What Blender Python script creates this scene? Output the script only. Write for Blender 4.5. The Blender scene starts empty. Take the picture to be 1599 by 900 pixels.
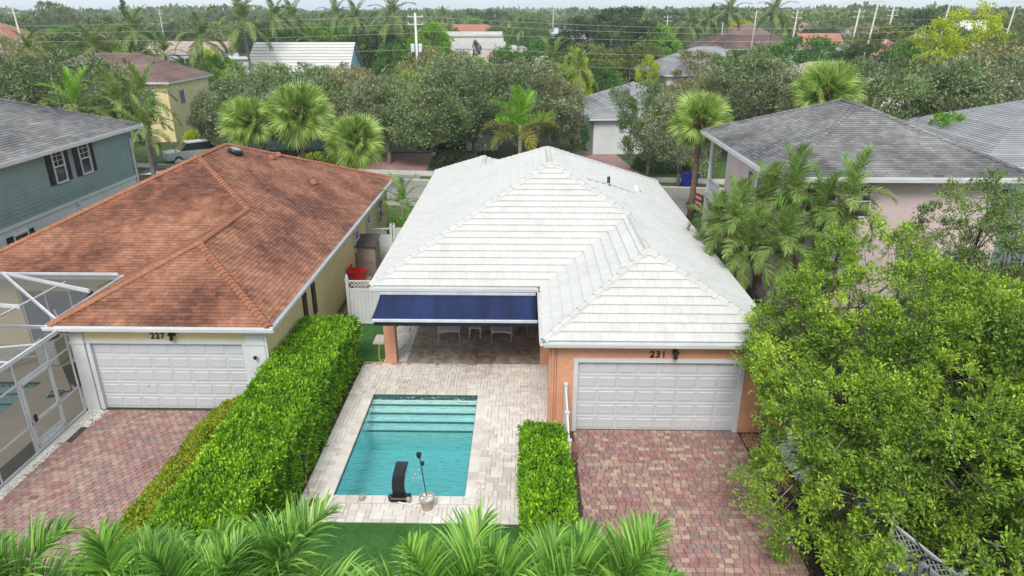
import bpy, math, random
import numpy as np
from mathutils import Matrix, Vector
S = bpy.context.scene
R = math.radians
rng = np.random.default_rng(7)
random.seed(7)

# ------------------------------------------------------------------ camera
CH, CF, CP, CY = 12.1, 1066.0, R(21.7), R(1.05)
cam = bpy.data.objects.new('camera', bpy.data.cameras.new('camera'))
S.collection.objects.link(cam)
cam.location = (0, 0, CH)
cam.rotation_euler = (R(90) - CP, 0, CY)
cam.data.sensor_width = 36
cam.data.lens = 36 * CF / 1599
cam.data.clip_end = 9000
S.camera = cam
# ------------------------------------------------------------------ light
SUN_EL, SUN_AZ = 50, 188      # azimuth clockwise from +y (towards the houses)
w = bpy.data.worlds.new('World'); S.world = w; w.use_nodes = True
nt = w.node_tree; nt.nodes.clear()
sky = nt.nodes.new('ShaderNodeTexSky'); sky.sky_type = 'NISHITA'; sky.sun_disc = False
sky.sun_elevation = R(SUN_EL); sky.sun_rotation = R(SUN_AZ); sky.air_density = 1; sky.dust_density = 2
tc = nt.nodes.new('ShaderNodeTexCoord')
mp = nt.nodes.new('ShaderNodeMapping'); mp.inputs['Scale'].default_value = (1, 1, 3.5)
nz = nt.nodes.new('ShaderNodeTexNoise'); nz.inputs['Scale'].default_value = 2.2; nz.inputs['Detail'].default_value = 7
cr = nt.nodes.new('ShaderNodeValToRGB')
cr.color_ramp.elements[0].position = .35; cr.color_ramp.elements[0].color = (4.1, 4.9, 5.4, 1)
cr.color_ramp.elements[1].position = .68; cr.color_ramp.elements[1].color = (5.5, 5.75, 5.85, 1)
mx = nt.nodes.new('ShaderNodeMix'); mx.data_type = 'RGBA'; mx.inputs[0].default_value = .85
bg = nt.nodes.new('ShaderNodeBackground'); bg.inputs[1].default_value = .118
wo = nt.nodes.new('ShaderNodeOutputWorld')
L = nt.links.new
L(tc.outputs['Generated'], mp.inputs[0]); L(mp.outputs[0], nz.inputs[0]); L(nz.outputs[0], cr.inputs[0])
L(sky.outputs[0], mx.inputs[6]); L(cr.outputs[0], mx.inputs[7]); L(mx.outputs[2], bg.inputs[0]); L(bg.outputs[0], wo.inputs[0])
sl = bpy.data.lights.new('sun', 'SUN'); sl.energy = 1.9; sl.angle = R(24); sl.color = (1, .95, .87)
so = bpy.data.objects.new('sun', sl); S.collection.objects.link(so)
so.rotation_euler = (R(90 - SUN_EL), 0, R(180 - SUN_AZ))
S.view_settings.view_transform = 'Standard'; S.view_settings.look = 'None'
S.view_settings.exposure = 0.76; S.view_settings.gamma = 1
S.cycles.transparent_max_bounces = 16
S.cycles.max_bounces = 6
S.cycles.volume_bounces = 0

# ------------------------------------------------------------------ helpers
def ray(x, y):
    u = (x - 799.5) / CF; v = (y - 450) / CF
    dy = math.cos(CP) - v * math.sin(CP); dz = -math.sin(CP) - v * math.cos(CP)
    c, s = math.cos(CY), math.sin(CY)
    return Vector((u * c - dy * s, u * s + dy * c, dz))
CAM = Vector((0, 0, CH))
def at(x, y, Y):                      # point seen at pixel (x, y) standing Y metres ahead
    d = ray(x, y); return CAM + d * (Y / d.y)
def atz(x, y, z=0):                   # point seen at pixel (x, y) at height z
    d = ray(x, y); return CAM + d * ((z - CH) / d.z)
def onplane(x, y, p, n):
    d = ray(x, y); return CAM + d * ((Vector(p) - CAM).dot(n) / d.dot(n))
def seen(p, area=1, n=None):          # rough size in the picture
    v = Vector(p) - CAM; d = v.length
    a = area / (d * d)
    if n is not None: a *= abs(v.normalized().dot(n))
    c, s = math.cos(CY), math.sin(CY)
    b = -v.x * s + v.y * c; dep = b * math.cos(CP) - v.z * math.sin(CP)
    if dep < .1: return 0
    X = (v.x * c + v.y * s) / dep; Yp = (b * math.sin(CP) + v.z * math.cos(CP)) / dep
    if abs(X) > .76 or abs(Yp) > .43: return a * 1e-4
    return a
col = S.collection
def link(o): col.objects.link(o); return o
def tag(o, label=None, cat=None, group=None, kind=None):
    if label: o['label'] = label
    if cat: o['category'] = cat
    if group: o['group'] = group
    if kind: o['kind'] = kind
    return o
def empty(name, loc, label, cat, group=None, rz=0):
    o = bpy.data.objects.new(name, None); o.location = loc; o.rotation_euler.z = rz
    o.empty_display_size = .3
    link(o); tag(o, label, cat, group); return o
def place(o, parent):                 # child meshes carry world coordinates
    o.parent = parent
    m = Matrix.Identity(4); p = parent
    while p is not None:
        m = m @ Matrix.Identity(4); p = p.parent
    o.matrix_parent_inverse = wm(parent).inverted()
    return o
def wm(o):
    m = Matrix.LocRotScale(o.location, o.rotation_euler, o.scale)
    if o.parent: m = wm(o.parent) @ o.matrix_parent_inverse @ m
    return m
def copy_tree(o, parent=None):
    c = o.copy(); link(c)
    if parent:
        c.parent = parent; c.matrix_parent_inverse = o.matrix_parent_inverse.copy()
    for ch in o.children: copy_tree(ch, c)
    return c

class MB:
    def __init__(s, M=None): s.v = []; s.f = []; s.M = M
    def add(s, vs, fs):
        k = len(s.v)
        s.v += [tuple(s.M @ Vector(p)) if s.M else tuple(p) for p in vs]
        s.f += [tuple(i + k for i in f) for f in fs]
        return s
    def box(s, x0, x1, y0, y1, z0, z1):
        return s.add([(x0,y0,z0),(x1,y0,z0),(x1,y1,z0),(x0,y1,z0),(x0,y0,z1),(x1,y0,z1),(x1,y1,z1),(x0,y1,z1)],
            [(0,3,2,1),(4,5,6,7),(0,1,5,4),(1,2,6,5),(2,3,7,6),(3,0,4,7)])
    def bbox(s, x0, x1, y0, y1, z0, z1, b=.01):  # box with chamfered top edges
        return s.add([(x0,y0,z0),(x1,y0,z0),(x1,y1,z0),(x0,y1,z0),(x0,y0,z1-b),(x1,y0,z1-b),(x1,y1,z1-b),(x0,y1,z1-b),
                      (x0+b,y0+b,z1),(x1-b,y0+b,z1),(x1-b,y1-b,z1),(x0+b,y1-b,z1)],
            [(8,9,10,11),(0,1,5,4),(1,2,6,5),(2,3,7,6),(3,0,4,7),(4,5,9,8),(5,6,10,9),(6,7,11,10),(7,4,8,11),(0,3,2,1)])
    def prism(s, poly, z0, z1):
        n = len(poly)
        return s.add([(p[0],p[1],z0) for p in poly] + [(p[0],p[1],z1) for p in poly],
            [tuple(range(n))[::-1], tuple(range(n, 2*n))] + [(i,(i+1)%n,(i+1)%n+n,i+n) for i in range(n)])
    def tube(s, pts, r, n=8, caps=True):
        pts = [Vector(p) for p in pts]; m = len(pts)
        rs = r if isinstance(r, (list, tuple)) else [r] * m
        vs, fs = [], []
        pu = None
        for i, p in enumerate(pts):
            t = (pts[min(i+1, m-1)] - pts[max(i-1, 0)]).normalized()
            u = t.cross(Vector((0, 0, 1)) if abs(t.z) < .95 else Vector((1, 0, 0))) if pu is None else (pu - t * pu.dot(t))
            u.normalize(); pu = u; v = t.cross(u)
            for k in range(n):
                a = 2 * math.pi * k / n
                vs.append(p + (u * math.cos(a) + v * math.sin(a)) * rs[i])
        for i in range(m - 1):
            for k in range(n):
                fs.append((i*n+k, i*n+(k+1)%n, (i+1)*n+(k+1)%n, (i+1)*n+k))
        if caps: fs += [tuple(range(n))[::-1], tuple(range((m-1)*n, m*n))]
        return s.add(vs, fs)
    def beam(s, a, b, w=.05, h=.1):   # rectangular bar from a to b
        a, b = Vector(a), Vector(b); t = (b - a).normalized()
        u = t.cross(Vector((0,0,1)) if abs(t.z) < .95 else Vector((0,1,0))).normalized(); v = u.cross(t)
        vs = []
        for p in (a, b):
            for i, j in ((-1,-1),(1,-1),(1,1),(-1,1)): vs.append(p + u*i*w/2 + v*j*h/2)
        return s.add(vs, [(0,3,2,1),(4,5,6,7),(0,1,5,4),(1,2,6,5),(2,3,7,6),(3,0,4,7)])
    def lathe(s, prof, n=16, c=(0,0,0)):
        vs, fs = [], []; m = len(prof)
        for r, z in prof:
            for k in range(n):
                a = 2*math.pi*k/n; vs.append((c[0]+r*math.cos(a), c[1]+r*math.sin(a), c[2]+z))
        for i in range(m-1):
            for k in range(n): fs.append((i*n+k, i*n+(k+1)%n, (i+1)*n+(k+1)%n, (i+1)*n+k))
        fs += [tuple(range(n))[::-1], tuple(range((m-1)*n, m*n))]
        return s.add(vs, fs)
    def mesh(s, name, m, smooth=False):
        me = bpy.data.meshes.new(name); me.from_pydata(s.v, [], s.f); me.update()
        if m: me.materials.append(m)
        if smooth: me.polygons.foreach_set('use_smooth', [True]*len(me.polygons))
        return me
    def build(s, name, m, parent=None, smooth=False, bevel=0):
        o = link(bpy.data.objects.new(name, s.mesh(name, m, smooth)))
        if parent: place(o, parent)
        if bevel:
            b = o.modifiers.new('bevel', 'BEVEL'); b.width = bevel; b.segments = 2; b.limit_method = 'ANGLE'
        return o

def np_mesh(name, V, F, m, smooth=False):
    """V (n,3), F (k,4) or (k,3)"""
    V = np.ascontiguousarray(V, dtype=np.float32); F = np.ascontiguousarray(F, dtype=np.int32)
    me = bpy.data.meshes.new(name); k, c = F.shape
    me.vertices.add(len(V)); me.vertices.foreach_set('co', V.ravel())
    me.loops.add(k*c); me.loops.foreach_set('vertex_index', F.ravel())
    me.polygons.add(k); me.polygons.foreach_set('loop_start', np.arange(0, k*c, c, dtype=np.int32))
    me.polygons.foreach_set('loop_total', np.full(k, c, dtype=np.int32))
    if smooth: me.polygons.foreach_set('use_smooth', np.ones(k, dtype=bool))
    me.update(calc_edges=True); me.materials.append(m); return me

# ------------------------------------------------------------------ materials
def mat(name, cols, rough=.7, scale=2.0, rnd=0.0, detail=4, bump=0, bscale=40, spec=.3, metal=0,
        stretch=None, mottle=0.0, transl=0.0, coord='Object', contrast=1.0, world=False):
    m = bpy.data.materials.new(name); m.use_nodes = True
    t = m.node_tree; N = t.nodes; K = t.links.new
    b = N['Principled BSDF']; b.inputs['Roughness'].default_value = rough
    b.inputs['Specular IOR Level'].default_value = spec; b.inputs['Metallic'].default_value = metal
    if len(cols) == 1:
        cols = [tuple(c*.93 for c in cols[0]), tuple(min(1, c*1.05) for c in cols[0])]
    ramp = N.new('ShaderNodeValToRGB'); e = ramp.color_ramp.elements
    while len(e) < len(cols): e.new(.5)
    for i, c in enumerate(cols):
        e[i].position = i/(len(cols)-1); e[i].color = (*c, 1)
    geo = N.new('ShaderNodeNewGeometry'); tcn = N.new('ShaderNodeTexCoord')
    src = geo.outputs['Position'] if world else tcn.outputs[coord]
    if stretch:
        q = N.new('ShaderNodeMapping'); q.inputs['Scale'].default_value = stretch; K(src, q.inputs[0]); src = q.outputs[0]
    n = N.new('ShaderNodeTexNoise'); n.inputs['Scale'].default_value = scale; n.inputs['Detail'].default_value = detail
    K(src, n.inputs['Vector'])
    def math_(op, a, bb=None):
        x = N.new('ShaderNodeMath'); x.operation = op
        for i, v in enumerate((a, bb)):
            if v is None: continue
            if isinstance(v, (int, float)): x.inputs[i].default_value = v
            else: K(v, x.inputs[i])
        return x.outputs[0]
    g = 3.0*contrast
    f = math_('ADD', math_('MULTIPLY', math_('SUBTRACT', n.outputs[0], .5), g), .5)
    if rnd > 0:
        oi = N.new('ShaderNodeObjectInfo')
        r = math_('FRACT', math_('ADD', oi.outputs['Random'], geo.outputs['Random Per Island']))
        cl = N.new('ShaderNodeClamp'); K(f, cl.inputs[0]); f = cl.outputs[0]
        f = math_('ADD', math_('MULTIPLY', f, 1-rnd), math_('MULTIPLY', r, rnd))
    K(f, ramp.inputs[0]); colr = ramp.outputs[0]
    if mottle:
        n2 = N.new('ShaderNodeTexNoise'); n2.inputs['Scale'].default_value = scale*7.3; n2.inputs['Detail'].default_value = 6; K(src, n2.inputs['Vector'])
        mm = N.new('ShaderNodeMix'); mm.data_type = 'RGBA'; mm.blend_type = 'MULTIPLY'; mm.inputs[0].default_value = 1
        r2 = N.new('ShaderNodeValToRGB'); r2.color_ramp.elements[0].position = .3; r2.color_ramp.elements[1].position = .62
        a = 1 - mottle; r2.color_ramp.elements[0].color = (a, a, a, 1); r2.color_ramp.elements[1].color = (1, 1, 1, 1)
        K(n2.outputs[0], r2.inputs[0]); K(colr, mm.inputs[6]); K(r2.outputs[0], mm.inputs[7]); colr = mm.outputs[2]
    K(colr, b.inputs['Base Color'])
    if bump:
        n3 = N.new('ShaderNodeTexNoise'); n3.inputs['Scale'].default_value = bscale; n3.inputs['Detail'].default_value = 5; K(tcn.outputs['Object'], n3.inputs['Vector'])
        bm = N.new('ShaderNodeBump'); bm.inputs['Strength'].default_value = bump; bm.inputs['Distance'].default_value = .02
        K(n3.outputs[0], bm.inputs['Height']); K(bm.outputs[0], b.inputs['Normal'])
    if transl:
        tr = N.new('ShaderNodeBsdfTranslucent'); K(colr, tr.inputs[0])
        ms = N.new('ShaderNodeMixShader'); ms.inputs[0].default_value = transl
        K(b.outputs[0], ms.inputs[1]); K(tr.outputs[0], ms.inputs[2]); K(ms.outputs[0], N['Material Output'].inputs[0])
    return m

M = {}
M['rooftile'] = mat('white_roof_tile', [(.52,.515,.495),(.565,.56,.54),(.60,.595,.575)], .65, .6, .6, mottle=.06, world=True)
M['rooftile_under'] = mat('roof_underlay', [(.42,.42,.40)], .8)
M['ridgecap'] = mat('ridge_cap_white', [(.48,.475,.455),(.60,.595,.575)], .6, 1, .5, mottle=.08)
M['shingle'] = mat('brown_shingle', [(.125,.052,.035),(.22,.09,.057),(.31,.138,.085),(.40,.19,.115)], .85, .45, .33, mottle=.38, world=True, contrast=1.5)
M['shingle_cap'] = mat('shingle_cap', [(.28,.11,.065),(.42,.18,.10)], .85, 1, .5, mottle=.3)
M['shingle_under'] = mat('shingle_under', [(.10,.04,.03)], .9)
M['grey_shingle'] = mat('grey_shingle', [(.085,.083,.086),(.15,.147,.15),(.215,.21,.21),(.30,.295,.285)], .85, .35, .4, mottle=.25, world=True, stretch=(1.0,.7,.7), contrast=1.1)
M['grey_under'] = mat('grey_under', [(.06,.06,.065)], .9)
M['light_grey_shingle'] = mat('light_grey_shingle', [(.19,.195,.21),(.26,.265,.28),(.33,.335,.345)], .85, .8, .5, world=True)
M['maroon'] = mat('maroon_shingle', [(.12,.07,.065),(.19,.12,.11),(.25,.17,.155)], .85, .3, .3, world=True)
M['terracotta'] = mat('terracotta_tile', [(.30,.12,.08),(.45,.2,.14)], .8, 1, .4, world=True)
M['tan_roof'] = mat('tan_roof', [(.32,.24,.20),(.45,.36,.31)], .8, 1, .4, world=True)
M['paver'] = mat('red_paver', [(.19,.08,.078),(.33,.175,.16),(.28,.195,.185),(.39,.24,.205),(.33,.155,.145),(.50,.375,.275),(.29,.22,.21),(.37,.21,.185)], .8, .55, .55, mottle=.26, world=True, bump=.3, bscale=60, contrast=.8)
M['paver_l'] = mat('pink_paver', [(.26,.135,.12),(.35,.21,.19),(.28,.20,.19),(.42,.28,.235),(.32,.16,.15),(.45,.34,.28),(.20,.115,.11)], .8, .5, .6, mottle=.25, world=True, bump=.3, bscale=60)
M['joint'] = mat('joint_sand', [(.05,.038,.034),(.10,.075,.065)], .95, 6, world=True)
M['travertine'] = mat('travertine', [(.46,.40,.35),(.62,.56,.51),(.70,.65,.60),(.75,.71,.67)], .7, .35, .5, mottle=.16, world=True, bump=.25, bscale=35)
M['travertine_patio'] = mat('travertine_brown_shade', [(.20,.15,.12),(.34,.26,.21),(.45,.36,.30),(.52,.45,.40)], .65, .5, .45, mottle=.4, world=True, bump=.25, bscale=35)  # browner stained stone, with the shade of the covered patio mixed into the colour
M['travjoint'] = mat('travertine_joint', [(.30,.25,.22),(.38,.33,.30)], .95, 5)
M['concrete'] = mat('concrete', [(.48,.46,.43),(.6,.58,.55)], .85, 1.5, mottle=.12, world=True)
M['asphalt'] = mat('street_asphalt', [(.26,.245,.23),(.32,.30,.28)], .9, .6, mottle=.2, world=True)
M['grass'] = mat('lawn', [(.045,.09,.02),(.09,.16,.035)], .9, 1.2, mottle=.3, world=True)
M['ground'] = mat('ground_cover', [(.03,.05,.018),(.06,.085,.03),(.09,.09,.05)], .95, .08, mottle=.3, world=True)
M['turf'] = mat('artificial_turf', [(.035,.12,.02),(.06,.175,.033)], .9, 1.2, mottle=.35, world=True, bump=.6, bscale=150)
M['mulch'] = mat('mulch', [(.03,.02,.015),(.08,.055,.04),(.14,.1,.08)], .95, 14, mottle=.4, world=True, bump=1, bscale=60)
M['pebble'] = mat('white_pebble', [(.42,.39,.36),(.68,.66,.63),(.78,.77,.75)], .7, 3, .8)
M['leaf_litter'] = mat('dry_leaf', [(.20,.10,.045),(.42,.25,.12),(.3,.17,.1)], .9, 3, .8)
M['peach'] = mat('peach_stucco', [(.60,.30,.185),(.68,.35,.22)], .85, .8, mottle=.12, bump=.25, bscale=90, world=True)
M['yellow'] = mat('yellow_stucco', [(.70,.58,.30),(.77,.65,.37)], .85, .8, mottle=.08, bump=.25, bscale=90, world=True)
M['pink'] = mat('pink_stucco', [(.60,.475,.465),(.66,.53,.52)], .85, .8, mottle=.06, world=True)
M['white'] = mat('white_trim', [(.56,.58,.60),(.65,.66,.68)], .45, 1.2, mottle=.06, world=True)
M['cream'] = mat('cream_wall', [(.62,.6,.54),(.7,.68,.62)], .8, 1, mottle=.06)
M['siding'] = mat('sage_siding', [(.19,.275,.26),(.24,.33,.31)], .7, .8, .3, mottle=.08, world=True)
M['lower_white'] = mat('white_stucco', [(.55,.58,.60),(.66,.69,.70)], .8, .7, mottle=.06)
M['blue_wall'] = mat('light_blue_wall', [(.30,.45,.62),(.36,.52,.68)], .8, 1)
M['bluegrey_wall'] = mat('bluegrey_wall', [(.16,.2,.25)], .8, 1)
M['gdoor'] = mat('garage_door_white', [(.50,.51,.55),(.56,.57,.60)], .5, .8, mottle=.06)
M['dark'] = mat('dark_metal', [(.015,.015,.017),(.03,.03,.032)], .4, 3, metal=.3)
M['shutter'] = mat('black_shutter', [(.012,.012,.014),(.025,.025,.028)], .5, 3)
M['brown_shutter'] = mat('brown_shutter', [(.05,.02,.014),(.085,.035,.024)], .6, 5)
M['awning'] = mat('navy_canvas', [(.007,.014,.055),(.012,.028,.10)], .75, .7, mottle=.1, stretch=(3,.3,1), bump=.2, bscale=12)
M['awning_dark'] = mat('navy_valance', [(.006,.010,.035),(.010,.016,.05)], .8, 1)
M['alu'] = mat('white_aluminium', [(.48,.49,.51),(.60,.61,.63)], .35, 2)
M['gutter'] = mat('gutter_white', [(.66,.68,.70),(.76,.77,.79)], .35, 1.5, mottle=.1, stretch=(1,1,4), world=True)
M['plaster'] = mat('pool_plaster', [(.70,.90,.86),(.80,.95,.92)], .7, 4, mottle=.1)
M['pooltile'] = mat('pool_tile', [(.02,.06,.06),(.06,.15,.14)], .3, 12)
M['step_tile'] = mat('step_tile', [(.05,.17,.165),(.10,.26,.25)], .3, 12)
M['plastic_beige'] = mat('beige_resin', [(.30,.24,.20),(.36,.29,.24)], .6, 2)
M['plastic_brown'] = mat('dark_resin', [(.06,.05,.045),(.09,.075,.065)], .5, 2)
M['red_plastic'] = mat('red_plastic', [(.55,.02,.012),(.68,.035,.02)], .4, 2)
M['wood'] = mat('brown_wood', [(.16,.075,.04),(.3,.15,.09)], .7, 3, .4, stretch=(6,1,6))
M['blue_plastic'] = mat('blue_plastic', [(.01,.025,.22),(.015,.04,.32)], .4, 2)
M['yellow_plastic'] = mat('yellow_plastic', [(.75,.45,.01),(.85,.55,.02)], .4, 2)
M['pink_plastic'] = mat('pink_plastic', [(.75,.18,.30),(.85,.28,.38)], .4, 2)
M['clay'] = mat('pot_clay', [(.36,.31,.23),(.48,.42,.33)], .8, 5, mottle=.2)
M['black_panel'] = mat('black_panel', [(.012,.012,.016),(.03,.03,.035)], .3, 2)
M['bark'] = mat('grey_bark', [(.13,.115,.095),(.30,.28,.25),(.2,.18,.15)], .9, 3, mottle=.4, stretch=(1,1,.3))
M['dark_bark'] = mat('dark_bark', [(.05,.04,.032),(.12,.10,.085)], .9, 3, mottle=.4, stretch=(1,1,.3))
M['palm_trunk'] = mat('palm_trunk', [(.20,.13,.09),(.36,.22,.16)], .9, 2, mottle=.3, stretch=(.3,.3,5))
M['boot'] = mat('palm_boots', [(.14,.05,.025),(.32,.12,.06)], .9, 4, .5, mottle=.4)
M['grey_palm_trunk'] = mat('grey_palm_trunk', [(.18,.16,.13),(.34,.31,.27)], .9, 2, mottle=.3, stretch=(.3,.3,6))
def leafm(name, cols, rnd=.55, scale=.9, tr=.2, rough=.5, **k): return mat(name, cols, rough, scale, rnd, transl=tr, spec=.3, world=True, **k)
M['hedge'] = leafm('hedge_leaf', [(.03,.10,.006),(.11,.28,.012),(.25,.48,.022),(.52,.74,.05)], .62, 2.2)
M['groundcover'] = leafm('ground_cover_leaf', [(.08,.12,.008),(.2,.28,.015),(.34,.42,.02),(.36,.28,.06)], .6, .7)
M['tree_near'] = leafm('near_tree_leaf', [(.05,.10,.016),(.15,.26,.03),(.29,.46,.045),(.62,.78,.08)], .5, .7)
M['tree_near2'] = leafm('near_tree_leaf_dull', [(.09,.14,.04),(.19,.28,.07),(.33,.43,.12)], .5, .6)
M['shrub'] = leafm('shrub_leaf', [(.025,.085,.012),(.06,.18,.02),(.11,.28,.03)], .6, 1)
M['oak'] = leafm('oak_leaf', [(.06,.085,.035),(.14,.185,.08),(.26,.31,.15),(.50,.54,.36)], .6, .25)
M['oak2'] = leafm('oak_leaf_brownish', [(.10,.105,.035),(.21,.21,.08),(.35,.34,.16),(.55,.52,.32)], .6, .25)
M['oak3'] = leafm('oak_leaf_green', [(.05,.09,.03),(.12,.19,.065),(.23,.32,.12),(.42,.50,.25)], .6, .25)
M['green'] = leafm('green_leaf', [(.04,.11,.02),(.09,.21,.035),(.17,.34,.06)], .6, .25)
M['bright'] = leafm('bright_leaf', [(.09,.22,.015),(.19,.40,.03),(.30,.52,.05)], .6, .25)
M['darkg'] = leafm('dark_leaf', [(.025,.05,.018),(.06,.10,.035),(.11,.17,.06)], .6, .25)
M['lime'] = leafm('lime_leaf', [(.22,.30,.01),(.42,.52,.02),(.58,.64,.04)], .5, .25)
M['olive'] = leafm('olive_leaf', [(.08,.11,.025),(.16,.20,.05),(.26,.30,.09)], .6, .25)
M['far'] = leafm('far_leaf', [(.04,.07,.02),(.09,.14,.035),(.16,.23,.055),(.26,.32,.1)], .35, .025)
M['frond'] = leafm('frond_leaf', [(.04,.11,.016),(.10,.25,.03),(.20,.42,.055),(.48,.66,.17)], .75, 2)
M['frond_mid'] = leafm('areca_leaf', [(.07,.12,.03),(.18,.28,.06),(.36,.46,.14)], .7, 1)
M['frond_gold'] = leafm('golden_frond', [(.14,.15,.02),(.27,.26,.04),(.36,.32,.07)], .7, 1)
M['frond_dead'] = leafm('dead_frond', [(.20,.10,.04),(.42,.22,.09)], .7, 1)
M['sabal'] = leafm('sabal_leaf', [(.08,.16,.02),(.2,.33,.05),(.38,.52,.12),(.55,.62,.25)], .7, .8)
M['coco'] = leafm('coconut_frond', [(.06,.11,.02),(.13,.20,.05),(.26,.33,.10)], .7, .6)
M['rachis'] = mat('rachis', [(.20,.28,.06),(.33,.38,.10)], .6, 2)

def glass(name, c=(.03,.04,.05)):
    m = mat(name, [c, tuple(x*1.4 for x in c)], .08, 1, spec=.6); return m
M['glass'] = glass('window_glass'); M['glass_light'] = glass('pale_glass', (.16,.2,.22))
def screen_mat():
    m = bpy.data.materials.new('insect_screen'); m.use_nodes = True; N = m.node_tree.nodes; K = m.node_tree.links.new
    b = N['Principled BSDF']; b.inputs['Base Color'].default_value = (.12,.12,.125,1); b.inputs['Roughness'].default_value = .8
    t = N.new('ShaderNodeBsdfTransparent'); ms = N.new('ShaderNodeMixShader'); ms.inputs[0].default_value = .54
    K(t.outputs[0], ms.inputs[1]); K(b.outputs[0], ms.inputs[2]); K(ms.outputs[0], N['Material Output'].inputs[0]); return m
M['screen'] = screen_mat()
def water_mat(name, absorb=(.0,.68,.73), dens=.42):
    m = bpy.data.materials.new(name); m.use_nodes = True; N = m.node_tree.nodes; K = m.node_tree.links.new
    N.remove(N['Principled BSDF'])
    g = N.new('ShaderNodeBsdfGlossy'); g.inputs['Roughness'].default_value = .04; g.inputs['Color'].default_value = (1,1,1,1)
    t = N.new('ShaderNodeBsdfTransparent'); t.inputs[0].default_value = (.97,.99,.99,1)
    fr = N.new('ShaderNodeFresnel'); fr.inputs[0].default_value = 1.33
    nz = N.new('ShaderNodeTexNoise'); nz.inputs['Scale'].default_value = 3.2; nz.inputs['Detail'].default_value = 4; nz.inputs['Distortion'].default_value = 1.2
    tcn = N.new('ShaderNodeTexCoord'); mp = N.new('ShaderNodeMapping'); mp.inputs['Scale'].default_value = (1,2,1)
    K(tcn.outputs['Object'], mp.inputs[0]); K(mp.outputs[0], nz.inputs['Vector'])
    bm = N.new('ShaderNodeBump'); bm.inputs['Strength'].default_value = .9; bm.inputs['Distance'].default_value = .09
    K(nz.outputs[0], bm.inputs['Height']); K(bm.outputs[0], g.inputs['Normal']); K(bm.outputs[0], fr.inputs['Normal'])
    ms = N.new('ShaderNodeMixShader'); K(fr.outputs[0], ms.inputs[0]); K(t.outputs[0], ms.inputs[1]); K(g.outputs[0], ms.inputs[2])
    va = N.new('ShaderNodeVolumeAbsorption'); va.inputs['Color'].default_value = (*absorb,1); va.inputs['Density'].default_value = dens
    K(ms.outputs[0], N['Material Output'].inputs[0]); K(va.outputs[0], N['Material Output'].inputs['Volume']); return m
M['water'] = water_mat('pool_water')
# ------------------------------------------------------------------ ground and paving
POOL = (-5.12, -1.55, 15.05, 20.4)
NPOOL = (-21.5, -17.1, 16.2, 21.0)
def sheet(name, poly, z, m, kind='structure'):
    b = MB(); b.add([(p[0], p[1], z) for p in poly], [tuple(range(len(poly)))])
    o = b.build(name, m); tag(o, kind=kind); return o
def rect(x0, x1, y0, y1): return [(x0,y0),(x1,y0),(x1,y1),(x0,y1)]
def holed(name, X, Y, holes, z, m):
    b = MB()
    xs = sorted(set([X[0], X[1]] + [h[0] for h in holes] + [h[1] for h in holes]))
    ys = sorted(set([Y[0], Y[1]] + [h[2] for h in holes] + [h[3] for h in holes]))
    for i in range(len(xs)-1):
        for j in range(len(ys)-1):
            cx, cy = (xs[i]+xs[i+1])/2, (ys[j]+ys[j+1])/2
            if any(h[0] < cx < h[1] and h[2] < cy < h[3] for h in holes): continue
            if not (X[0] <= cx <= X[1] and Y[0] <= cy <= Y[1]): continue
            b.add([(xs[i],ys[j],z),(xs[i+1],ys[j],z),(xs[i+1],ys[j+1],z),(xs[i],ys[j+1],z)], [(0,1,2,3)])
    o = b.build(name, m); tag(o, kind='structure'); return o
holed('ground', (-3000, 3000), (-300, 3000), [POOL, NPOOL], 0, M['ground'])
turf_a = sheet('turf', rect(-8.15, 1.3, 9, 13.98), .012, M['turf'])
turf_b = sheet('turf', rect(-8.15, -5.95, 22.72, 33.5), .012, M['turf'])
sheet('mulch_bed', rect(-6.4, -5.98, 12.0, 22.7), .018, M['mulch'])
sheet('mulch_bed', rect(1.15, 1.56, 11.5, 17.4), .020, M['mulch'])
sheet('mulch_bed', [(6.62,11),(9.5,11),(9.5,18.3),(6.75,18.3)], .012, M['mulch'])
sheet('mulch_bed', rect(7.2, 10.3, 18.3, 42), .016, M['mulch'])
sheet('lawn', rect(-34, -21.5, 41.5, 70), .012, M['grass'])
def skew(x0, x1, a, b): return [(x0, a-.11*x0), (x1, a-.11*x1), (x1, b-.11*x1), (x0, b-.11*x0)]
sheet('street', skew(-60, 60, 44.6, 52.3), .012, M['asphalt'])
sheet('lawn', skew(-60, 60, 52.4, 54.0), .016, M['grass'])
sheet('lawn', skew(-60, 60, 55.7, 63), .010, M['grass'])
sheet('lawn', skew(-60, 60, 39.6, 44.6), .010, M['grass'])
b = MB()
for a, h in ((52.3, .12),):
    q = skew(-60, 60, a, a+.12); b.prism(q, 0, h)
tag(b.build('kerb', M['concrete']), kind='structure')
b = MB()
for i in range(80):
    x = -60+i*1.5; b.prism(skew(x+.01, x+1.49, 54.05, 55.6), 0, .10)
tag(b.build('pavement', M['concrete']), kind='structure')
sheet('far_driveway', [(-14.4,57.2),(-8.3,56.6),(-8.3,65),(-12.6,65)], .03, M['paver_l'])
sheet('far_driveway', [(5.8,55.1),(9.7,54.7),(8.4,66),(4.6,66)], .03, M['paver'])
sheet('far_driveway', [(-8.4,53.4),(-14.4,54.06),(-14.4,55.5),(-8.4,54.9)], .04, M['asphalt'])
sheet('front_driveway', [(8.2,44.0),(12.5,43.6),(12.5,51),(9.4,52)], .03, M['asphalt'])
sheet('far_road', [(-2,150),(6,150),(22,420),(10,420)], .05, M['concrete'])

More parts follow.
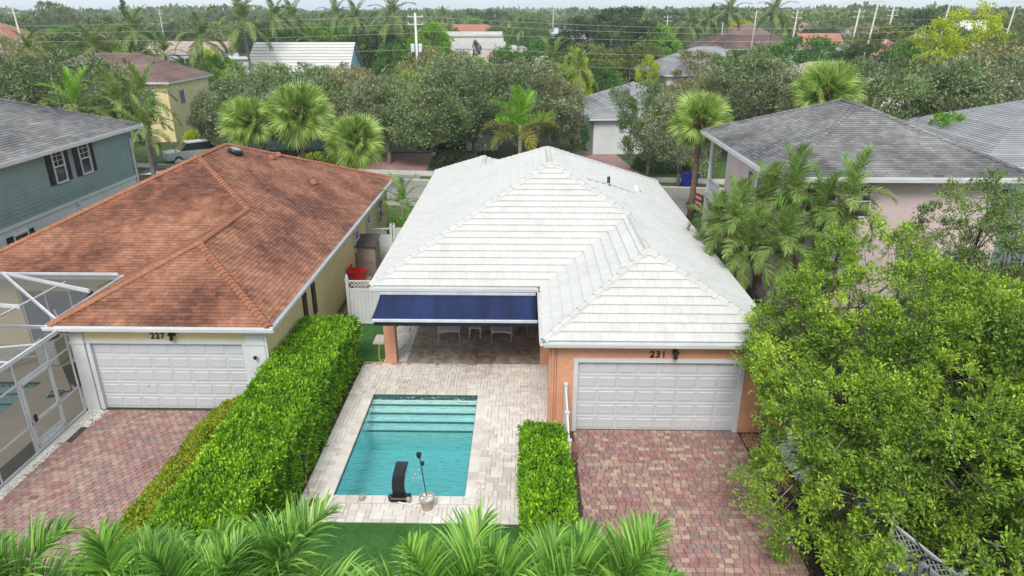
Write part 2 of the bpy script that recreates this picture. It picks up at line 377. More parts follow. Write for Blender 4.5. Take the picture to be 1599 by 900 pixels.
def lay(parent, stones, m, name, z0=0.0, zt=.035, lim=300, bev=.008, jit=.004, g=.007):
    """stones: (cx, cy, w, d) -> pavers; the ones that show largest are objects of their own"""
    st = sorted(stones, key=lambda q: -seen((q[0], q[1], 0), q[2]*q[3], Vector((0,0,1))))
    cache = {}
    rest = MB()
    for i, (cx, cy, ww, dd) in enumerate(st):
        dz = random.uniform(-jit, jit)
        if i < lim:
            key = (round(ww,3), round(dd,3))
            if key not in cache:
                k = MB().bbox(-ww/2+g, ww/2-g, -dd/2+g, dd/2-g, 0, zt, bev); cache[key] = k.mesh(name, m)
            o = bpy.data.objects.new(name, cache[key]); link(o); o.parent = parent
            o.location = (cx, cy, z0+dz); o.rotation_euler = (random.uniform(-.008,.008), random.uniform(-.008,.008), random.uniform(-.01,.01))
        else:
            rest.bbox(cx-ww/2+g, cx+ww/2-g, cy-dd/2+g, cy+dd/2-g, z0+.001, z0+zt+dz, bev)
    if rest.v:
        tag(rest.build(name, m, parent), kind='stuff')
def bond(x0, x1, y0, y1, pw, pd, inside=None, mixw=True):
    out = []; y = y0; j = 0
    while y < y1-.02:
        x = x0 - (j % 2)*pw/2; r = random.Random(j*31+int(x0*7))
        while x < x1-.02:
            ww = pw if (not mixw or r.random() < .78) else pw*.66
            a, c = max(x, x0), min(x+ww, x1)
            if c-a > .05 and (inside is None or inside((a+c)/2, y+pd/2)): out.append(((a+c)/2, y+pd/2, c-a, pd))
            x += ww
        y += pd; j += 1
    return out
dr = sheet('right_driveway', rect(1.56, 6.75, 9.5, 18.38), .008, M['joint'])
lay(dr, bond(1.58, 6.72, 9.5, 18.35, .225, .155), M['paver'], 'paver')
def in_left(x, y): return x < -8.0 and y > 9.5
dl = sheet('left_driveway', rect(-15.2, -8.0, 9.5, 19.3), .008, M['joint'])
lay(dl, bond(-13.75, -9.0, 11.0, 19.22, .225, .155, mixw=False) + bond(-14.15, -13.75, 11.0, 17.3, .2, .155, mixw=False), M['paver_l'], 'paver')

# travertine deck in a mixed pattern, with pool coping
def pattern(x0, x1, y0, y1, ok, u=.118):
    nx, ny = int(round((x1-x0)/u)), int(round((y1-y0)/u))
    used = np.zeros((nx, ny), bool); out = []
    for i in range(nx):
        for j in range(ny):
            if not ok(x0+(i+.5)*u, y0+(j+.5)*u): used[i, j] = True
    shp = [(2,1),(2,1),(1,1),(2,2),(3,2),(1,2),(3,1)]
    for j in range(ny):
        for i in range(nx):
            if used[i, j]: continue
            c = shp[:]; random.shuffle(c); c.append((1,1))
            for a, b2 in c:
                if i+a <= nx and j+b2 <= ny and not used[i:i+a, j:j+b2].any():
                    used[i:i+a, j:j+b2] = True
                    out.append((x0+(i+a/2)*u, y0+(j+b2/2)*u, a*u, b2*u)); break
    return out
deck = holed('pool_deck', (-5.98, 1.14), (14.0, 27.4), [POOL, (-5.98,-4.36,22.72,27.4)], .008, M['travjoint'])
CO = .32
def okd(x, y):
    if y > 22.7 and x < -4.35: return False
    if y < 17.6 and x > .1+.0: return False
    return not (POOL[0]-CO < x < POOL[1]+CO and POOL[2]-CO < y < POOL[3]+CO)
st = pattern(-5.98, 1.13, 14.0, 27.4, okd)
for k in range(12):
    ww = (POOL[1]-POOL[0]+2*CO)/12; cx = POOL[0]-CO+(k+.5)*ww
    st += [(cx, POOL[2]-CO/2, ww, CO), (cx, POOL[3]+CO/2, ww, CO)]
for k in range(15):
    dd = (POOL[3]-POOL[2])/15; cy = POOL[2]+(k+.5)*dd
    st += [(POOL[0]-CO/2, cy, CO, dd), (POOL[1]+CO/2, cy, CO, dd)]
def lay2(st_, m_, lim): lay(deck, st_, m_, 'travertine_paver', zt=.04, bev=.006, jit=.002, lim=lim, g=.004)
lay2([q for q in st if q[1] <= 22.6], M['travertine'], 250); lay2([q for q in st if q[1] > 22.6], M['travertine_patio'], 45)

def pool(P, label, m_pl, deep=1.5, steps=4, sd=.27):
    x0, x1, y0, y1 = P
    root = empty('swimming_pool', ((x0+x1)/2, (y0+y1)/2, -deep), label, 'swimming pool')
    b = MB(); t = .15
    b.box(x0, x1, y0, y1, -deep-.1, -deep)
    b.box(x0-t, x0, y0-t, y1+t, -deep, -.02); b.box(x1, x1+t, y0-t, y1+t, -deep, -.02)
    b.box(x0, x1, y0-t, y0, -deep, -.02); b.box(x0, x1, y1, y1+t, -deep, -.02)
    b.build('basin', m_pl, root)
    b = MB()
    for a in ((x0, x0+.012, y0, y1), (x1-.012, x1, y0, y1), (x0+.012, x1-.012, y0, y0+.012), (x0+.012, x1-.012, y1-.012, y1)):
        b.box(*a, -.22, -.005)
    b.build('tile_band', M['pooltile'], root)
    for k in range(steps):
        zt = -.20-.17*k
        b = MB().box(x0-.05-.003*k, x1+.05+.003*k, y1-.05-sd*(k+1), y1-.013-sd*k, -deep+.001, zt)
        s_ = b.build('step', m_pl, root)
        MB().box(x0-.04, x1+.04, y1-.05-sd*(k+1)-.006, y1-.05-sd*(k+1)+.03, zt-.05, zt+.004).build('step_edge', M['step_tile'], s_)
    b = MB().box(x0+.0125, x1-.0125, y0+.0125, y1-.0125, -deep-.05, -.085)
    wt = b.build('water', M['water'], root)
    return root
pl = pool(POOL, 'rectangular in-ground pool of turquoise water with wide steps, set in pale travertine', M['plaster'])
pool(NPOOL, "neighbour's small teal pool seen through the mesh enclosure", M['plaster'], steps=3, sd=.4)
# ripples thrown up by the jet
b = MB(); rr = random.Random(5)
cs = atz(640, 744, -.08)
for k in range(26):
    a = rr.random()*6.3; r = rr.random()**.7*.32
    b.lathe([(.004,.0),(rr.uniform(.012,.035),.006),(.006,rr.uniform(.015,.05))], 6, (cs.x+.12+math.cos(a)*r*.8, cs.y+math.sin(a)*r, -.085))
tag(b.build('water_splash', M['white'], None, True), 'small white splash on the pool water beside the curved black panel', 'splash', kind='stuff')

sheet('patio_pebbles', rect(-5.25, -4.37, 22.74, 27.4), .016, M['concrete'])
sheet('turf', rect(-5.949, -5.25, 22.72, 33), .0125, M['turf'])
def pebbles(name, poly_fn, n, bounds, size, m, label=None, parent=None, z=0.02):
    x0, x1, y0, y1 = bounds; V = []; F = []
    base = np.array([(1,0,0),(-1,0,0),(0,1,0),(0,-1,0),(0,0,.6)]); fc = [(0,2,4),(2,1,4),(1,3,4),(3,0,4)]
    k = 0
    while k < n:
        x = rng.uniform(x0, x1); y = rng.uniform(y0, y1)
        if not poly_fn(x, y): continue
        s_ = size*rng.uniform(.6, 1.3); a = rng.uniform(0, 3.14)
        p = base*s_*np.array([1.25, .85, 1]); ca, sa = math.cos(a), math.sin(a)
        q = np.stack([p[:,0]*ca-p[:,1]*sa+x, p[:,0]*sa+p[:,1]*ca+y, p[:,2]+z+rng.uniform(0,.01)], 1)
        V.append(q); F += [tuple(i+5*k for i in f) for f in fc]; k += 1
    o = link(bpy.data.objects.new(name, np_mesh(name, np.concatenate(V), np.array(F), m)))
    tag(o, label, None, kind='stuff'); return o
pebbles('white_gravel', lambda x, y: True, 5200, (-5.22,-4.38,22.8,27.3), .026, M['pebble'])
for k, (x, y, a) in enumerate([(-4.9,23.3,.1),(-5.0,24.0,-.15),(-4.85,24.7,.2),(-5.0,25.5,0),(-4.85,26.3,.1)]):
    o = MB().bbox(-.32,.32,-.26,.26,0,.05,.01).build('stepping_stone', M['concrete']); o.location = (x, y, .02); o.rotation_euler.z = a
    tag(o, ['square grey stepping stone nearest the pool in the white pebbles', 'second grey stepping stone from the pool in the white pebbles', 'third grey stepping stone from the pool in the pebbles', 'fourth grey stepping stone, almost under the blue awning', 'last grey stepping stone, deep under the blue awning'][k], 'stepping stone', 'stepping stones in the white pebbles')
for k, (x, y) in enumerate([(-5.75,24.6)]):
    o = MB().bbox(-.22,.22,-.4,.4,0,.05,.01).build('stepping_stone', M['concrete']); o.location = (x, y, .02)
    tag(o, 'grey slab lying in the dark turf left of the peach pillar', 'slab')
pebbles('gravel_strip', lambda x, y: True, 2600, (-14.3,-14.0,11.5,17.2), .03, M['pebble'])
pebbles('gravel_strip', lambda x, y: True, 500, (-14.3,-13.65,18.2,19.2), .03, M['pebble'])
sheet('mulch_bed', rect(-14.36, -13.98, 11, 19.25), .014, M['concrete'])
pebbles('leaf_litter', lambda x, y: True, 1500, (6.78,7.6,15.4,18.2), .035, M['leaf_litter'])
pebbles('mulch_chips', lambda x, y: True, 2600, (6.7,8.4,11,16), .03, M['mulch'])
pebbles('mulch_chips', lambda x, y: True, 1200, (1.2,1.56,11.5,17.3), .03, M['joint'])

def drop_leaves(label_m, n, x0, x1, y0, y1, z):
    pebbles('fallen_leaves', lambda x, y: not (POOL[0]-.1 < x < POOL[1]+.1 and POOL[2]-.1 < y < POOL[3]+.1), n, (x0,x1,y0,y1), .022, label_m, z=z)
drop_leaves(M['leaf_litter'], 110, 4.2, 6.7, 10.5, 18.2, .036); drop_leaves(M['leaf_litter'], 40, 1.7, 4.2, 10.5, 18.2, .036)
drop_leaves(M['leaf_litter'], 60, -5.9, .9, 14.1, 22, .042); drop_leaves(M['leaf_litter'], 60, -13.5, -9.9, 11.5, 19, .036)
# ------------------------------------------------------------------ roofs made of single tiles
def clip(poly, ax, val, keep_less):
    out = []
    for i in range(len(poly)):
        a, c = poly[i], poly[(i+1) % len(poly)]
        ia = (a[ax] <= val) if keep_less else (a[ax] >= val); ic = (c[ax] <= val) if keep_less else (c[ax] >= val)
        if ia: out.append(a)
        if ia != ic:
            t = (val-a[ax])/(c[ax]-a[ax]); out.append((a[0]+(c[0]-a[0])*t, a[1]+(c[1]-a[1])*t))
    return out
def parea(p): return abs(sum(p[i][0]*p[(i+1)%len(p)][1]-p[(i+1)%len(p)][0]*p[i][1] for i in range(len(p))))/2
def tile_faces(faces, tw, c, t, m, parent, name='roof_tile', lim=300, wob=.0, gap=.003, lift=.02):
    """faces: 3D polygons whose first two points are the eave edge"""
    tiles = []
    for f in faces:
        P = [Vector(p) for p in f]; u = (P[1]-P[0]).normalized()
        n = Vector((0,0,0))
        for i in range(len(P)): n += (P[i]-P[0]).cross(P[(i+1)%len(P)]-P[0])
        n.normalize()
        if n.z < 0: n = -n
        v = n.cross(u); 
        if v.z < 0: v = -v
        o = P[0]
        q = [((p-o).dot(u), (p-o).dot(v)) for p in P]
        umin, umax = min(a[0] for a in q), max(a[0] for a in q); vmax = max(a[1] for a in q)
        j = 0
        while j*c < vmax:
            row = clip(clip(q, 1, j*c-.0001, False), 1, (j+1)*c, True)
            if len(row) < 3: break
            k = math.floor((umin)/tw)-1
            off = (j % 2)*tw/2 + (random.random()*tw*.3 if wob else 0)
            while k*tw+off < umax:
                a0 = k*tw+off
                cell = clip(clip(row, 0, a0+gap, False), 0, a0+tw-gap, True)
                k += 1
                if len(cell) < 3 or parea(cell) < tw*c*.04: continue
                full = abs(parea(cell)-(tw-2*gap)*c) < 1e-4
                cen = o+u*sum(p[0] for p in cell)/len(cell)+v*sum(p[1] for p in cell)/len(cell)
                tiles.append((seen(cen, parea(cell), n), o, u, v, n, j*c, cell, full, a0, cen))
            j += 1
    tiles.sort(key=lambda z: -z[0])
    rest = MB(); fm = None
    def geom(cell, v0, h, dw=0):
        k = len(cell)
        top = [(p[0], p[1], h+t*(1-(p[1]-v0)/c)+.001) for p in cell]; bot = [(p[0], p[1], 0) for p in cell]
        return top+bot, [tuple(range(k))] + [(i, i+k, (i+1)%k+k, (i+1)%k) for i in range(k)]
    for i, (s_, o, u, v, n, v0, cell, full, a0, cen) in enumerate(tiles):
        A = Matrix(((u.x,v.x,n.x,o.x),(u.y,v.y,n.y,o.y),(u.z,v.z,n.z,o.z),(0,0,0,1)))
        h = lift + (random.uniform(-wob, wob) if wob else 0)
        if parea(cell) < 1e-5: continue
        # orientation: make the top face wind upwards
        ar = sum(cell[k][0]*cell[(k+1)%len(cell)][1]-cell[(k+1)%len(cell)][0]*cell[k][1] for k in range(len(cell)))
        if ar < 0: cell = cell[::-1]
        if u.cross(v).dot(n) < 0: cell = cell[::-1]
        if i < lim:
            if full:
                if fm is None:
                    g = [(gap,0),(tw-gap,0),(tw-gap,c),(gap,c)]
                    vs, fs = geom(g, 0, lift); fm = MB().add(vs, fs).mesh(name, m)
                ob = bpy.data.objects.new(name, fm); T = A @ Matrix.Translation((a0, v0, random.uniform(-wob, wob) if wob else 0))
            else:
                p0 = cell[0]; vs, fs = geom([(p[0]-p0[0], p[1]-p0[1]) for p in cell], v0-p0[1], h)
                ob = bpy.data.objects.new(name, MB().add(vs, fs).mesh(name, m)); T = A @ Matrix.Translation((p0[0], p0[1], 0))
            link(ob); ob.parent = parent; ob.matrix_parent_inverse = wm(parent).inverted(); ob.matrix_world = T
            ob.location = T.to_translation(); ob.rotation_euler = T.to_euler()
        else:
            vs, fs = geom(cell, v0, h)
            rest.add([A @ Vector(p) for p in vs], fs)
    if rest.v: tag(rest.build(name, m, parent), kind='stuff')
def roof_deck(faces, m, parent, ez, soff=None, name='roof', drop=.0):
    b = MB()
    for f in faces: b.add(f, [tuple(range(len(f)))])
    if soff:
        for poly in soff: b.prism(poly, ez-.2, ez-.015)
    return b.build(name, m, parent)
def caps(lines, m, parent, w=.28, ln=.38, name='ridge_cap', h=.075, lim=400):
    me = None
    for a, c in lines:
        a, c = Vector(a), Vector(c); d = c-a; n = max(1, int(d.length/ln)); u = d.normalized()
        s_ = u.cross(Vector((0,0,1))).normalized(); nn = s_.cross(u)
        for k in range(n):
            p = a+d*(k/n)
            if me is None:
                L_ = ln*1.08
                vs = []
                for x, sc, dz in ((0, 1, .03), (L_, .86, 0)):
                    vs += [(x,-w/2*sc,-.05+dz),(x,-w/4*sc,h*.75+dz),(x,0,h+dz),(x,w/4*sc,h*.75+dz),(x,w/2*sc,-.05+dz)]
                fs = [(i,i+1,i+6,i+5) for i in range(4)] + [(4,3,2,1,0)]
                me = MB().add(vs, fs).mesh(name, m)
            ob = bpy.data.objects.new(name, me); link(ob); ob.parent = parent; ob.matrix_parent_inverse = wm(parent).inverted()
            T = Matrix(((u.x,s_.x,nn.x,p.x),(u.y,s_.y,nn.y,p.y),(u.z,s_.z,nn.z,p.z),(0,0,0,1)))
            if nn.z < 0: T = Matrix(((u.x,-s_.x,-nn.x,p.x),(u.y,-s_.y,-nn.y,p.y),(u.z,-s_.z,-nn.z,p.z),(0,0,0,1)))
            T = T @ Matrix.Translation((0,0,.03+random.uniform(-.004,.004)))
            ob.location = T.to_translation(); ob.rotation_euler = T.to_euler()
def gutter(parent, segs, z, m=None, out=.13, h=.14, name='gutter'):
    """segs: (x0,y0,x1,y1,nx,ny) with the outward normal"""
    for x0, y0, x1, y1, nx, ny in segs:
        dx, dy = x1-x0, y1-y0; l = math.hypot(dx, dy); dx /= l; dy /= l
        Mx = Matrix(((dx,nx,0,x0),(dy,ny,0,y0),(0,0,1,z),(0,0,0,1)))
        b = MB(Mx)
        pr = [(-.02,-.2),(-.02,.01),(0,.01),(0,-h+.02),(out*.75,-h+.02),(out-.015,-.03),(out-.015,.012),(out,.012),(out,-.04),(out*.8,-h),(0,-h),(0,-.2)]
        k = len(pr)
        vs = [(0,p[0],p[1]) for p in pr]+[(l,p[0],p[1]) for p in pr]
        b.add(vs, [(i,(i+1)%k,(i+1)%k+k,i+k) for i in range(k)]+[tuple(range(k))[::-1], tuple(range(k,2*k))])
        b.build(name, m or M['gutter'], parent)

def wall(axis, c0, c1, a0, a1, z0, z1, holes, m, parent, name='wall', b=None):
    """wall of thickness c0..c1 across axis; runs a0..a1; holes (a0,a1,z0,z1)"""
    own = b is None; b = b or MB()
    As = sorted(set([a0,a1]+[h[0] for h in holes]+[h[1] for h in holes])); Zs = sorted(set([z0,z1]+[h[2] for h in holes]+[h[3] for h in holes]))
    for i in range(len(As)-1):
        for j in range(len(Zs)-1):
            ca, cz = (As[i]+As[i+1])/2, (Zs[j]+Zs[j+1])/2
            if any(h[0] < ca < h[1] and h[2] < cz < h[3] for h in holes): continue
            if axis == 'y': b.box(As[i], As[i+1], c0, c1, Zs[j], Zs[j+1])
            else: b.box(c0, c1, As[i], As[i+1], Zs[j], Zs[j+1])
    if own: return b.build(name, m, parent)
def frame_at(p, axis, sgn):
    """local x along wall, y outward, z up"""
    if axis == 'y': u, n = (Vector((1,0,0)), Vector((0,sgn,0)))
    else: u, n = (Vector((0,1,0)), Vector((sgn,0,0)))
    return Matrix(((u.x,n.x,0,p[0]),(u.y,n.y,0,p[1]),(0,0,1,p[2]),(0,0,0,1)))
def window(parent, axis, sgn, p, w, h, shut=None, mat_s=None, grid=(2,2), fm=None, half=True, dep=.06):
    F = frame_at(p, axis, sgn); t = .07; b = MB(F)
    b.box(-w/2-t, w/2+t, .0, dep, -.0-t, 0); b.box(-w/2-t, w/2+t, .0, dep, h, h+t)
    b.box(-w/2-t, -w/2, .0, dep, 0, h); b.box(w/2, w/2+t, .0, dep, 0, h)
    if half: b.box(-w/2, w/2, .012, dep-.01, h/2-.025, h/2+.025)
    f = b.build('window', fm or M['white'], parent)
    MB(F).box(-w/2, w/2, .004, .012, 0, h).build('pane', M['glass'], f)
    if grid:
        b = MB(F)
        z0 = h/2+.025 if half else 0
        for i in range(1, grid[0]): x = -w/2+w*i/grid[0]; b.box(x-.012, x+.012, .0125, .03, z0, h)
        for j in range(1, grid[1]): z = z0+(h-z0)*j/grid[1]; b.box(-w/2, w/2, .0126, .0298, z-.012, z+.012)
        if b.v: b.build('muntin', fm or M['white'], f)
    if shut:
        for s_ in (-1, 1):
            if shut == 'both' or (shut == 'l' and s_ < 0) or (shut == 'r' and s_ > 0):
                x = s_*(w/2+t+.02+.19)
                b = MB(F); b.box(x-.19, x+.19, 0, .05, -.06, h+.06)
                for k in range(2):
                    z0 = .02+k*(h/2); 
                    for q in range(6): b.box(x-.14, x+.14, .0501, .062, z0+.04+q*(h/2-.12)/6, z0+.04+q*(h/2-.12)/6+(h/2-.12)/9)
                b.build('shutter', mat_s or M['shutter'], parent)
    return f
def garage_door(parent, xc, y, w, h, cols=8, rows=5):
    root = MB().box(xc-w/2, xc+w/2, y+.10, y+.15, .01, h).build('garage_door', M['gdoor'], parent)
    rh = h/rows; cw = w/cols
    b = MB()
    for r in range(1, rows): b.box(xc-w/2, xc+w/2, y+.085, y+.0999, r*rh-.006, r*rh+.006)
    b.build('section_seam', M['gutter'], root)
    a, d, px, pz = .022, .016, cw*.43, rh*.33
    vs = [(-px,0,-pz),(px,0,-pz),(px,0,pz),(-px,0,pz),(-px+a,-d,-pz+a),(px-a,-d,-pz+a),(px-a,-d,pz-a),(-px+a,-d,pz-a)]
    fs = [(4,5,6,7),(0,1,5,4),(1,2,6,5),(2,3,7,6),(3,0,4,7)]
    me = MB().add(vs, fs).mesh('door_panel', M['gdoor'])
    for r in range(rows):
        for c in range(cols):
            o = bpy.data.objects.new('door_panel', me); link(o); o.parent = root; o.matrix_parent_inverse = wm(root).inverted()
            o.location = (xc-w/2+(c+.5)*cw, y+.0995, (r+.5)*rh)
    MB().box(xc-w/2+2.4*cw, xc-w/2+2.4*cw+.1, y+.05, y+.085, 2*rh*.9-.02, 2*rh*.9+.01).build('handle', M['alu'], root)
    b = MB(); t = .13
    b.box(xc-w/2-t, xc-w/2, y-.03, y+.16, 0, h+t); b.box(xc+w/2, xc+w/2+t, y-.03, y+.16, 0, h+t); b.box(xc-w/2, xc+w/2, y-.03, y+.16, h, h+t)
    b.build('door_frame', M['white'], root)
    return root
def text(body, p, size, m, parent, rot=(R(90),0,0)):
    cu = bpy.data.curves.new('number', 'FONT'); cu.body = body; cu.size = size; cu.extrude = .012; cu.offset = .004; cu.space_character = 1.15
    t = bpy.data.objects.new('tmp', cu); link(t); dg = bpy.context.evaluated_depsgraph_get(); dg.update()
    me = bpy.data.meshes.new_from_object(t.evaluated_get(dg)); me.materials.clear(); me.materials.append(m)
    bpy.data.objects.remove(t)
    o = link(bpy.data.objects.new('house_number', me)); o.parent = parent; o.matrix_parent_inverse = wm(parent).inverted()
    o.location = p; o.rotation_euler = rot; return o

# ------------------------------------------------------------------ the white-roofed house
EZ, SL = 3.25, .47
def zf(d): return EZ+d*SL
hw = empty('white_roof_house', (1.1, 30, 0), 'peach stucco house with white flat tile hip roof, garage and pool patio', 'house')
RX, RY0, RY1 = 1.085, 28.815, 32.4
BY = RY1+6.515
zr, zg, zb = zf(6.515), zf(3.5), zf(3.23)
wy = BY-3.23
faces_w = [
 [(-5.43,22.3,EZ),(.6,22.3,EZ),(4.1,25.8,zg),(RX,RY0,zr)],
 [(.6,22.3,EZ),(.6,18,EZ),(4.1,21.5,zg),(4.1,25.8,zg)],
 [(.6,18,EZ),(7.6,18,EZ),(4.1,21.5,zg)],
 [(7.6,18,EZ),(7.6,BY,EZ),(RX,RY1,zr),(RX,RY0,zr),(4.1,25.8,zg),(4.1,21.5,zg)],
 [(-5.43,41.5,EZ),(-5.43,22.3,EZ),(RX,RY0,zr),(RX,RY1,zr),(-2.2,wy,zb),(-2.2,38.27,zb)],
 [(7.6,BY,EZ),(1.03,BY,EZ),(-2.2,wy,zb),(RX,RY1,zr)],
 [(1.03,BY,EZ),(1.03,41.5,EZ),(-2.2,38.27,zb),(-2.2,wy,zb)],
 [(1.03,41.5,EZ),(-5.43,41.5,EZ),(-2.2,38.27,zb)]]
rw = roof_deck(faces_w, M['rooftile_under'], hw, EZ)
tile_faces(faces_w, .27, .36, .048, M['rooftile'], rw, wob=.0015, gap=.0018)
caps([((-5.43,22.3,EZ),(RX,RY0,zr)), ((4.1,25.8,zg),(RX,RY0,zr)), ((.6,18,EZ),(4.1,21.5,zg)), ((7.6,18,EZ),(4.1,21.5,zg)), ((4.1,21.5,zg),(4.1,25.8,zg)),
      ((RX,RY0,zr),(RX,RY1,zr)), ((7.6,BY,EZ),(RX,RY1,zr)), ((-2.2,wy,zb),(RX,RY1,zr)), ((-2.2,wy,zb),(-2.2,38.27,zb)), ((-5.43,41.5,EZ),(-2.2,38.27,zb))], M['ridgecap'], rw)
b = MB(); b.prism([(-5.4,22.35),(.65,22.35),(.65,18.05),(7.55,18.05),(7.55,BY-.05),(1,BY-.05),(1,41.4),(-5.4,41.4)][::1], EZ-.16, EZ-.02)
b.build('soffit', M['white'], hw)
gutter(hw, [(-5.43,22.3,.47,22.3,0,-1), (.6,22.17,.6,18,-1,0), (.6,18,7.6,18,0,-1)], EZ)
gutter(hw, [(-5.43,41.5,-5.43,22.3,-1,0), (7.6,18,7.6,BY,1,0)], EZ, M['dark'], out=.04)
b = MB()
wall('y', 18.3, 18.55, 1.02, 7.25, 0, EZ-.16, [(1.60,6.60,0,2.50)], None, None, b=b)
wall('x', 7.0, 7.25, 18.55, BY-.6, 0, EZ-.16, [], None, None, b=b)
wall('x', 1.02, 1.27, 18.55, 27.4, 0, EZ-.16, [], None, None, b=b)
wall('y', 27.4, 27.65, -5.0, 1.27, 0, EZ-.16, [(-4.0,.3,.05,2.2)], None, None, b=b)
wall('x', -5.0, -4.75, 27.65, 41.0, 0, EZ-.16, [], None, None, b=b)
wall('y', 40.8, 41.05, -4.75, .7, 0, EZ-.16, [], None, None, b=b)
wall('y', BY-.85, BY-.6, .7, 7.0, 0, EZ-.16, [], None, None, b=b)
b.build('wall', M['peach'], hw)
MB().box(.78,1.01,18.32,18.75,0,EZ-.16).build('pilaster', M['peach'], hw)
MB().box(7.26,7.42,18.3,18.62,0,EZ-.17).build('pilaster', M['peach'], hw)
MB().box(-5.14,-4.72,22.62,23.0,0,EZ-.16).build('pillar', M['peach'], hw, bevel=.01)
MB().box(.62,1.0,22.62,23.0,0,EZ-.16).build('pillar', M['peach'], hw, bevel=.01)
b = MB().box(-3.98,.28,27.46,27.5,.06,2.18); o = b.build('sliding_door', M['glass'], hw)
b = MB()
for x in (-4.0,-2.93,-1.86,-.79,.24): b.box(x, x+.06, 27.42, 27.455, .05, 2.2)
b.box(-4,.3,27.415,27.45,.05,.12).build('door_frame', M['white'], o)
garage_door(hw, 4.10, 18.3, 4.88, 2.44)
text('231', (3.78, 18.285, 2.62), .30, M['dark'], hw)
def wall_lamp(parent, x, y, z):
    b = MB(); b.box(x-.06,x+.06,y-.03,y,z-.14,z+.14)
    b.tube([(x,y-.03,z+.1),(x,y-.16,z+.12),(x,y-.17,z+.04)],.015,6)
    r = b.build('wall_lamp', M['dark'], parent)
    MB().lathe([(.02,.06),(.09,.0),(.10,-.03),(.02,.06)],8,(x,y-.17,z)).build('lamp_shade', M['dark'], r)
    MB().lathe([(.045,-.03),(.065,-.20),(.05,-.23)],8,(x,y-.17,z)).build('lamp_glass', M['shutter'], r)
    return r
wall_lamp(hw, 4.52, 18.3, 2.88)
b = MB(); b.tube([(7.35,18.22,EZ-.2),(7.35,18.2,.1)],.05,8); b.build('downspout', M['peach'], hw)
b = MB(); b.tube([(.74,18.1,EZ-.15),(.9,18.24,2.9),(.9,18.24,.15)],.035,8); b.build('downspout', M['peach'], hw)
# vents on the white roof
nR = Vector((SL,0,1)).normalized(); pR = (7.6, 20, EZ)
def vent(px_, py_, P, n, r, h, m, name, parent):
    p = onplane(px_, py_, P, n)
    MB().lathe([(r*1.6,-.02),(r*1.3,.04),(r,.06),(r,h),(r*.5,h+.03)],12,p).build(name, m, parent, True)
vent(950, 290, pR, nR, .07, .38, M['dark'], 'vent_pipe', hw)
vent(993, 298, pR, nR, .16, .22, M['white'], 'roof_vent', hw)
for i, (x, y) in enumerate([(925,283),(965,288),(975,302)]): vent(x, y, pR, nR, .1, .03, M['white'], 'roof_vent', hw)
b = MB()
pa, pb, pc = onplane(915,281,pR,nR), onplane(960,293,pR,nR), onplane(990,303,pR,nR)
b.tube([pa+Vector((0,0,.08)), pb+Vector((0,0,.08)), pc+Vector((0,0,.08))],.04,6); b.build('roof_conduit', M['white'], hw)

# awning hung below the eave
aw = empty('awning', (-2.2, 22.2, 2.5), 'navy blue retractable canvas awning below the white roof over the patio', 'awning')
A0, A1 = -5.04, .42
zt_, zb_, yt_, yb_ = 3.0, 2.56, 22.15, 21.0
b = MB(); n = 24; m_ = 8
vs = []
for j in range(m_+1):
    for i in range(n+1):
        f = j/m_; g = i/n
        vs.append((A0+(A1-A0)*g-(.12*f if i == 0 else 0), yt_+(yb_-yt_)*f, zt_+(zb_-zt_)*f-.05*math.sin(math.pi*f)))
fs = [(j*(n+1)+i, j*(n+1)+i+1, (j+1)*(n+1)+i+1, (j+1)*(n+1)+i) for j in range(m_) for i in range(n)]
b.add(vs, fs); o = b.build('canopy', M['awning'], aw, True)
sd = o.modifiers.new('thick', 'SOLIDIFY'); sd.thickness = .004
MB().box(A0-.08, A1+.06, yb_-.09, yb_, zb_-.06, zb_+.03).build('front_bar', M['alu'], aw, bevel=.01)
b = MB()
for i in range(60):
    x0 = A0-.03+(A1-A0+.06)*i/60; x1 = A0-.03+(A1-A0+.06)*(i+1)/60
    d0, d1 = .012*math.sin(i*.9), .012*math.sin((i+1)*.9)
    b.add([(x0,yb_-.045+d0,zb_-.062),(x1,yb_-.045+d1,zb_-.062),(x1,yb_-.045+d1,zb_-.21),(x0,yb_-.045+d0,zb_-.21)], [(0,1,2,3)])
b.build('valance', M['awning_dark'], aw)
MB().box(A0, A1, yt_, yt_+.12, zt_-.06, zt_+.08).build('cassette', M['alu'], aw)
for x in (A0+.5, -2.3, A1-.5):
    MB().beam((x, yt_+.05, zt_-.12), (x+.3, yb_+.02, zb_-.03), .04, .05).build('arm', M['alu'], aw)

# patio furniture
def patio_chair(label, x, y, rz, w=.62):
    root = empty('patio_chair', (x, y-.35, .04), label, 'chair', 'white chairs under the awning', rz)
    def bld(b, nm, m=M['white']):
        me = b.mesh(nm, m); o = link(bpy.data.objects.new(nm, me)); o.parent = root; return o
    for sx in (-1,1):
        for sy, tp in ((-1,.42),(1,.85)):
            bld(MB().tube([(sx*w/2, sy*.26,0),(sx*w/2*.96, sy*.25, tp)],.018,8), 'leg')
    bld(MB().box(-w/2, w/2, -.27, .27, .40, .425), 'seat')
    b = MB()
    for i in range(9):
        a = -w/2+w*i/8; b.tube([(a*.96,.25,.42),(a*.96,.29,.84-.06*abs(i-4)/4)],.009,6)
    b.tube([(-w/2,.25,.78),(0,.30,.86),(w/2,.25,.78)],.018,8); bld(b, 'backrest')
    for sx in (-1,1): bld(MB().tube([(sx*w/2,-.25,.42),(sx*w/2,-.27,.62),(sx*w/2,.27,.65)],.016,8), 'armrest')
    b = MB()
    for i in range(8):
        a = -w/2+w*i/8; c = a+w/8; s0, s1 = math.sin(math.pi*i/8), math.sin(math.pi*(i+1)/8)
        b.add([(a,-.275,.40),(c,-.275,.40),(c,-.275,.32+.05*s1),(a,-.275,.32+.05*s0)], [(0,1,2,3)])
    bld(b, 'apron'); return root
